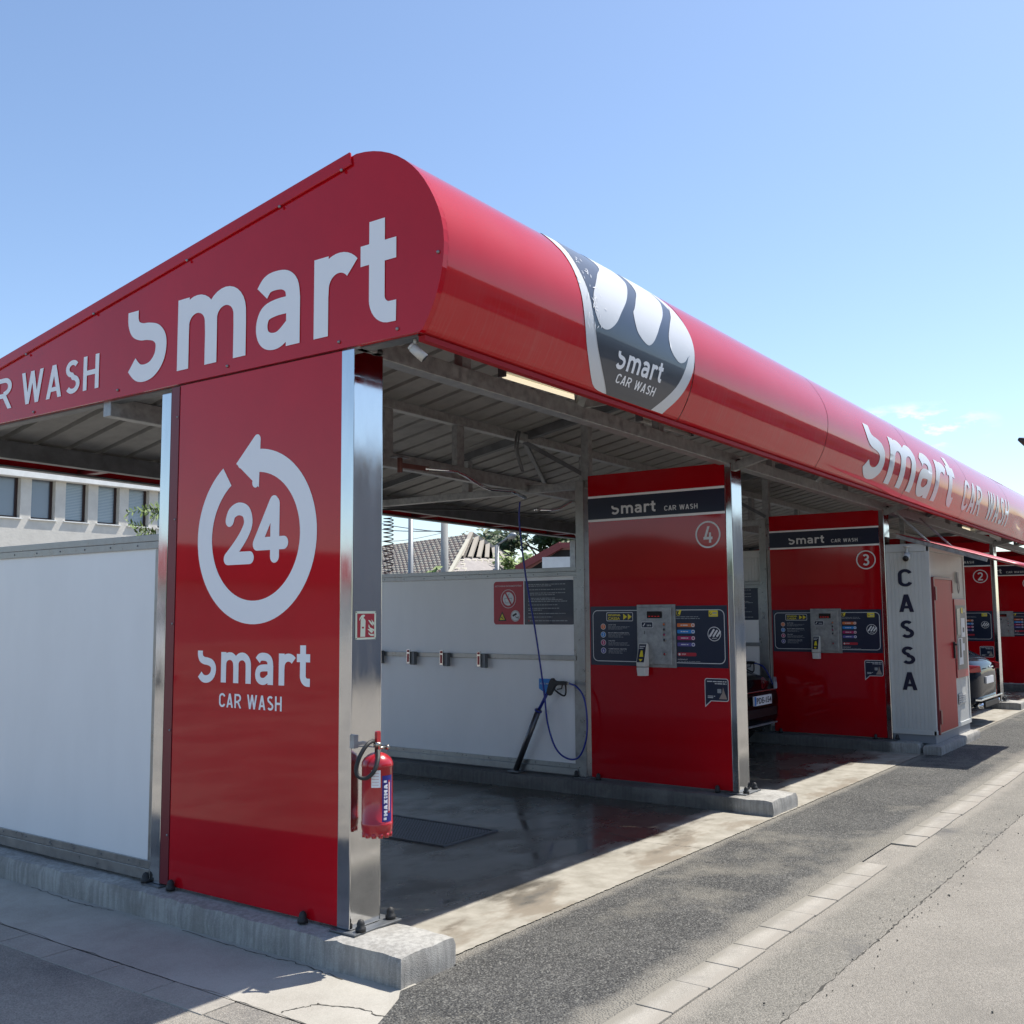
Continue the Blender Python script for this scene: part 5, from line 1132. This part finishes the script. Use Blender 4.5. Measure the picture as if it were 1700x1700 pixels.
# half-built tiled house beyond the middle wall
def quad_tiles(mb, A, B, C_, D_, nu, nv, m1, m2):
    """slope A-B (ridge) / D-C (eave): sheet plus raised joints and batten ends in a staggered pattern"""
    A, B, C_, D_ = map(Vector, (A, B, C_, D_)); nrm = (B-A).cross(D_-A).normalized()
    if nrm.z < 0: nrm = -nrm
    Pn = lambda u, v, h=0: (A*(1-u)+B*u)*(1-v)+(D_*(1-u)+C_*u)*v+nrm*h
    mb.add([A, B, C_, D_], [(0, 1, 2, 3)], m1)
    for j in range(nv):
        v = (j+.5)/nv
        for i in range(nu):
            u = (i+(.5 if j % 2 else 0))/nu
            if u+.62/nu > 1: continue
            mb.add([Pn(u, v, .03), Pn(u+.62/nu, v, .03), Pn(u+.62/nu, v+.22/nv, .03), Pn(u, v+.22/nv, .03)], [(0, 1, 2, 3)], m2)
            mb.add([Pn(u+.6/nu, v, .035), Pn(u+.70/nu, v, .035), Pn(u+.70/nu, v+.75/nv, .035), Pn(u+.6/nu, v+.75/nv, .035)], [(0, 1, 2, 3)], m2)
hs = empty('tiled_house', px(760, 960, 30), 'grey house roof with a staggered tile grid and open rafters, above the middle wall', 'house')
A = px(783, 886, 30); B = px(560, 916, 36); C_ = px(520, 975, 32.5); D_ = px(732, 978, 26.5)
mb = MB(); quad_tiles(mb, B, A, D_, C_, 34, 20, m_tileD, m_mortar); mb.build('tiled_slope', hs)
E1 = px(766, 926, 28.6); E2 = px(848, 928, 30.5); E3 = px(866, 975, 28.5)
mb = MB(); quad_tiles(mb, E1, E2, E3, D_, 9, 7, m_tileL, m_mortar); mb.build('boarded_hip', hs)
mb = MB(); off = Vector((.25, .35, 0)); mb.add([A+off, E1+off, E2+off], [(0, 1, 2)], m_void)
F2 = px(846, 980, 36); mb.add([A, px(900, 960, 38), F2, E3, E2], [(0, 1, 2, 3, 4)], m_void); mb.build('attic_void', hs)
for k in range(7):
    t = k/6; a = A+(E2-A)*.08*k/6 if 0 else A*(1-t*.0)+Vector((0, 0, 0)); bt = E1*(1-t)+E2*t; tp = A*(1-.82*t)+E2*(.82*t)
    mb = MB(); mb.bar(tp, bt, .12, .10, m_wood); mb.build('rafter', hs)
mb = MB(); mb.bar(A, E1, .12, .14, m_wood); mb.bar(A, D_, .10, .08, m_mortar); mb.bar(A, E2, .12, .1, m_wood); mb.build('hip_rafter', hs)
g0 = [Vector((p.x, p.y, p.z)) for p in (C_, D_, E3)]
mb = MB()
for p, q_ in ((g0[0], g0[1]), (g0[1], g0[2])):
    mb.add([(p.x, p.y, p.z), (q_.x, q_.y, q_.z), (q_.x, q_.y, 0), (p.x, p.y, 0)], [(0, 1, 2, 3)], m_grey)
mb.build('wall', hs)
# red roofed house
rh = empty('red_roofed_house', px(920, 960, 24), 'low house with a red-brown roof beside the tree, above the middle wall', 'house')
a = px(858, 945, 24); b = px(932, 905, 23.5); c_ = px(1010, 905, 22.5); d_ = px(1010, 925, 21.5)
mb = MB(); back = Vector((4.5, 1.2, .0))
mb.add([a, b, b+back, a+back], [(0, 1, 2, 3)], m_redtile); mb.add([b, c_, c_+back, b+back], [(0, 1, 2, 3)], m_redtile)
mb.bar(a, b, .10, .16, m_redtile); mb.bar(b, c_, .10, .12, m_redtile); mb.build('roof', rh)
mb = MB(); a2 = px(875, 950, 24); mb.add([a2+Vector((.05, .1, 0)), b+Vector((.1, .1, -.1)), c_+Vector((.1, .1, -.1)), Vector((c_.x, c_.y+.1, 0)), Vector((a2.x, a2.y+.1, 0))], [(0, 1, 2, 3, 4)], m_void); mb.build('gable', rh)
mb = MB(); p = px(900, 925, 21.8); q_ = px(1010, 923, 21.0); mb.add([p, q_, Vector((q_.x, q_.y, 0)), Vector((p.x, p.y, 0))], [(0, 1, 2, 3)], m_cornice); mb.build('wall', rh)
# poles, wires
def pole(x, y0, depth, rad, m, label, name='utility_pole', cat='pole'):
    p = px(x, y0, depth); mb = MB(); mb.tube([(p.x, p.y, 0), (p.x, p.y, p.z)], [rad, rad*.8], m, 12); return tag(mb.build(name), label, cat), p
pole(682, 848, 15, .045, m_polem, 'slim grey metal pole, left one of two behind the middle wall', 'metal_pole')
pole(738, 840, 22, .095, m_polec, 'thicker concrete pole in front of the tiled roof behind the middle wall')
lp, p = pole(825, 905, 19, .05, m_polem, 'street lamp with a short arm beside the open rafters', 'street_lamp', 'street lamp')
lamp = empty('x'); bpy.data.objects.remove(lamp)
mb = MB(); q_ = px(843, 893, 18.9); e_ = px(856, 887, 18.8); mb.tube([p, q_], .018, m_polem, 8); mb.build('lamp_arm').parent = lp
mb = MB(); mb.tube([q_, q_*.4+e_*.6, e_], [.03, .065, .03], m_polem, 10); mb.build('lamp_head').parent = lp
for k, (a, b, dp) in enumerate((((560, 842), (738, 884), 22), ((560, 860), (738, 882), 22), ((738, 884), (560, 895), 24))):
    A_, B_ = px(*a, dp+8), px(*b, dp); mid = (A_+B_)/2-Vector((0, 0, .15)); mb = MB(); mb.tube(sm3([A_, mid, B_], 6), .012, m_polem, 5)
    tag(mb.build('overhead_wire'), 'thin overhead wire running to the concrete pole', 'wire', 'overhead wires at the concrete pole')
# lamp head poking in at the right edge
p = px(1722, 742, 30); r = empty('street_lamp', (p.x, p.y, 0), 'dark lamp head on a pole cut by the right edge of the photo', 'street lamp')
mb = MB(); a = px(1691, 729, 30); mb.tube([a, a*.5+p*.5+Vector((0, 0, .02)), p], [.05, .16, .14], m_frame, 10); mb.tube([a*.45+p*.55-Vector((0, 0, .1)), p*.75+a*.25-Vector((0, 0, .26))], [.12, .20], m_black, 10); mb.build('lamp_head', r)
mb = MB(); mb.tube([(p.x, p.y, 0), (p.x, p.y, p.z)], .09, m_polec, 10); mb.build('pole', r)

# trees
def tree(name, x, y, H, cr, n, lm, label, cat='tree', seed=1, leaf=.14, trunk=.12, zc=.66, squash=.75):
    rd = random.Random(seed); r = empty(name, (x, y, 0), label, cat, None)
    mb = MB(); top = Vector((x, y, H*zc)); mb.tube([(x, y, 0), (x+.1, y, H*.3), top], [trunk, trunk*.75, trunk*.4], m_bark, 8); cl = []
    for k in range(16):
        a = rd.uniform(0, 2*PI); e = rd.uniform(-.3, 1.1); L_ = cr*rd.uniform(.5, 1.0)
        tip = top+Vector((math.cos(a)*math.cos(e)*L_, math.sin(a)*math.cos(e)*L_, math.sin(e)*L_*squash)); st_ = Vector((x, y, H*rd.uniform(.3, zc)))
        mb.tube([st_, st_*.5+tip*.5+Vector((0, 0, .1)), tip], [trunk*.3, trunk*.2, trunk*.06], m_bark, 5)
        for j in range(3): cl.append(st_*.3+tip*.7 if j == 0 else tip+Vector((rd.gauss(0, 1), rd.gauss(0, 1), rd.gauss(0, .7)))*cr*.16)
    mb.build('trunk', r); mb = MB()
    for c_ in cl:
        s_ = cr*rd.uniform(.12, .26)
        for j in range(n//len(cl)):
            d = Vector((rd.gauss(0, 1), rd.gauss(0, 1), rd.gauss(0, .8))); d = d.normalized()*s_*rd.random()**.4; p = c_+d
            u = Vector((rd.gauss(0, 1), rd.gauss(0, 1), rd.gauss(0, .6))).normalized(); v = u.orthogonal().normalized(); l = leaf*rd.uniform(.6, 1.2)
            mb.add([p-u*l, p+v*l*.45, p+u*l, p-v*l*.45], [(0, 1, 2, 3)], lm)
    mb.build('crown', r); return r
p = px(897, 905, 33); tree('leafy_tree', p.x, p.y, 7.2, 2.1, 5200, m_leaf, 'green leafy tree right of the street lamp, above the red-roofed house', seed=3, leaf=.13, zc=.56)
p = px(803, 890, 48); tree('olive_tree', p.x, p.y, 6.2, 1.3, 1800, m_leafo, 'small olive-green tree top just behind the rafters of the tiled house', seed=5, leaf=.14, zc=.72)
p = px(880, 940, 30); tree('shrub', p.x, p.y, 3.4, 1.3, 1600, m_leafl, 'bright green bush at the corner of the red-roofed house', 'shrub', seed=8, leaf=.12, zc=.68)
p = px(719, 950, 18); tree('shrub', p.x, p.y, 2.45, .36, 300, m_leafl, 'bright green bush left of the concrete pole, just showing above the wall', 'shrub', seed=9, leaf=.1, trunk=.04, zc=.86)
# pinnate sprigs beside the office windows
r = empty('leafy_sapling', (2.6, 5.9, 0), 'bright green sapling shoots above the left wall, in front of the last office window', 'plant')
mb = MB(); lf = MB(); rd = random.Random(4)
base_ = onY(262, 960, 5.9); root = Vector((base_.x+.2, base_.y, 0))
for (ax, ay), (bx_, by_) in (((275, 845), (212, 851)), ((275, 858), (236, 850)), ((275, 850), (252, 862)), ((262, 895), (216, 869)), ((262, 890), (228, 886)), ((268, 860), (262, 842))):
    A_ = onY(ax, ay, 5.9); B_ = onY(bx_, by_, 5.85); pts = sm3([A_, (A_+B_)/2+Vector((0, 0, .03)), B_], 6); mb.tube(pts, .003, m_leafl, 5)
    for k in range(1, len(pts)):
        for sg in (-1, 1):
            p = pts[k]; d = Vector((rd.uniform(-.3, .3), rd.uniform(-.5, .5), sg*.8)).normalized(); t_ = (pts[k]-pts[k-1]).normalized(); l = rd.uniform(.05, .085)
            e_ = p+(d*.8+t_*.6)*l; sv = t_*l*.22; lf.add([p, p*.5+e_*.5+sv, e_, p*.5+e_*.5-sv], [(0, 1, 2, 3)], m_leafl)
mb.tube([root, Vector((root.x, root.y, 1.8)), onY(275, 850, 5.9)], .012, m_bark, 6); mb.build('stem', r); lf.build('leaves', r)

# ------------------------------------------------------------------ what stands behind the camera (mirrored in panels, posts and fascia)
r = empty('warehouse', (20, -17, 0), 'long grey building across the street, seen only in reflections', 'building')
mb = MB(); mb.box(-6, 60, -24, -15, 0, 5.6, m_grey); mb.build('wall', r)
mb = MB(); mb.box(-6.3, 60.3, -24.3, -14.7, 5.603, 5.8, m_cornice); mb.build('roof', r)
for k in range(12):
    mb = MB(); mb.box(-3+k*5, -.8+k*5, -14.995, -14.95, 1.2, 3.2, m_glassdark); mb.build('window', r)
r = empty('roadside_house', (-34, 34, 0), 'low building beyond the yard, seen only in the end panel reflection', 'building')
mb = MB(); mb.box(-48, -26, 40, 50, 0, 3.4, m_plaster); mb.build('wall', r)
mb = MB(); mb.prism([(39.3, 3.403), (50.7, 3.403), (45, 5.6)], lambda u, v, d: (d, u, v), -49, -25, m_redtile); mb.build('roof', r)
van = [(.0, .34, .75, .80, .85, .75), (.02, .24, .95, 1.05, .93, .82), (.10, .22, 1.05, 1.2, .98, .84), (.16, .22, 1.1, 1.3, 1, .84), (.28, .22, 1.15, 1.95, 1, .80), (.36, .22, 1.15, 2.02, 1, .82), (.7, .22, 1.15, 2.02, 1, .82), (.97, .22, 1.12, 2.0, 1, .82), (.995, .26, 1.0, 1.98, .98, .80), (1, .4, .9, 1.7, .92, .78)]
loft_car('parked_van', (-9.5, 17.0, 0), math.radians(40), 5.0, 1.95, 2.0, van, mat('white_van_paint', (.6, .6, .6), .3, coat=1), 'white van parked in the yard, seen only in the end panel reflection', 'van')
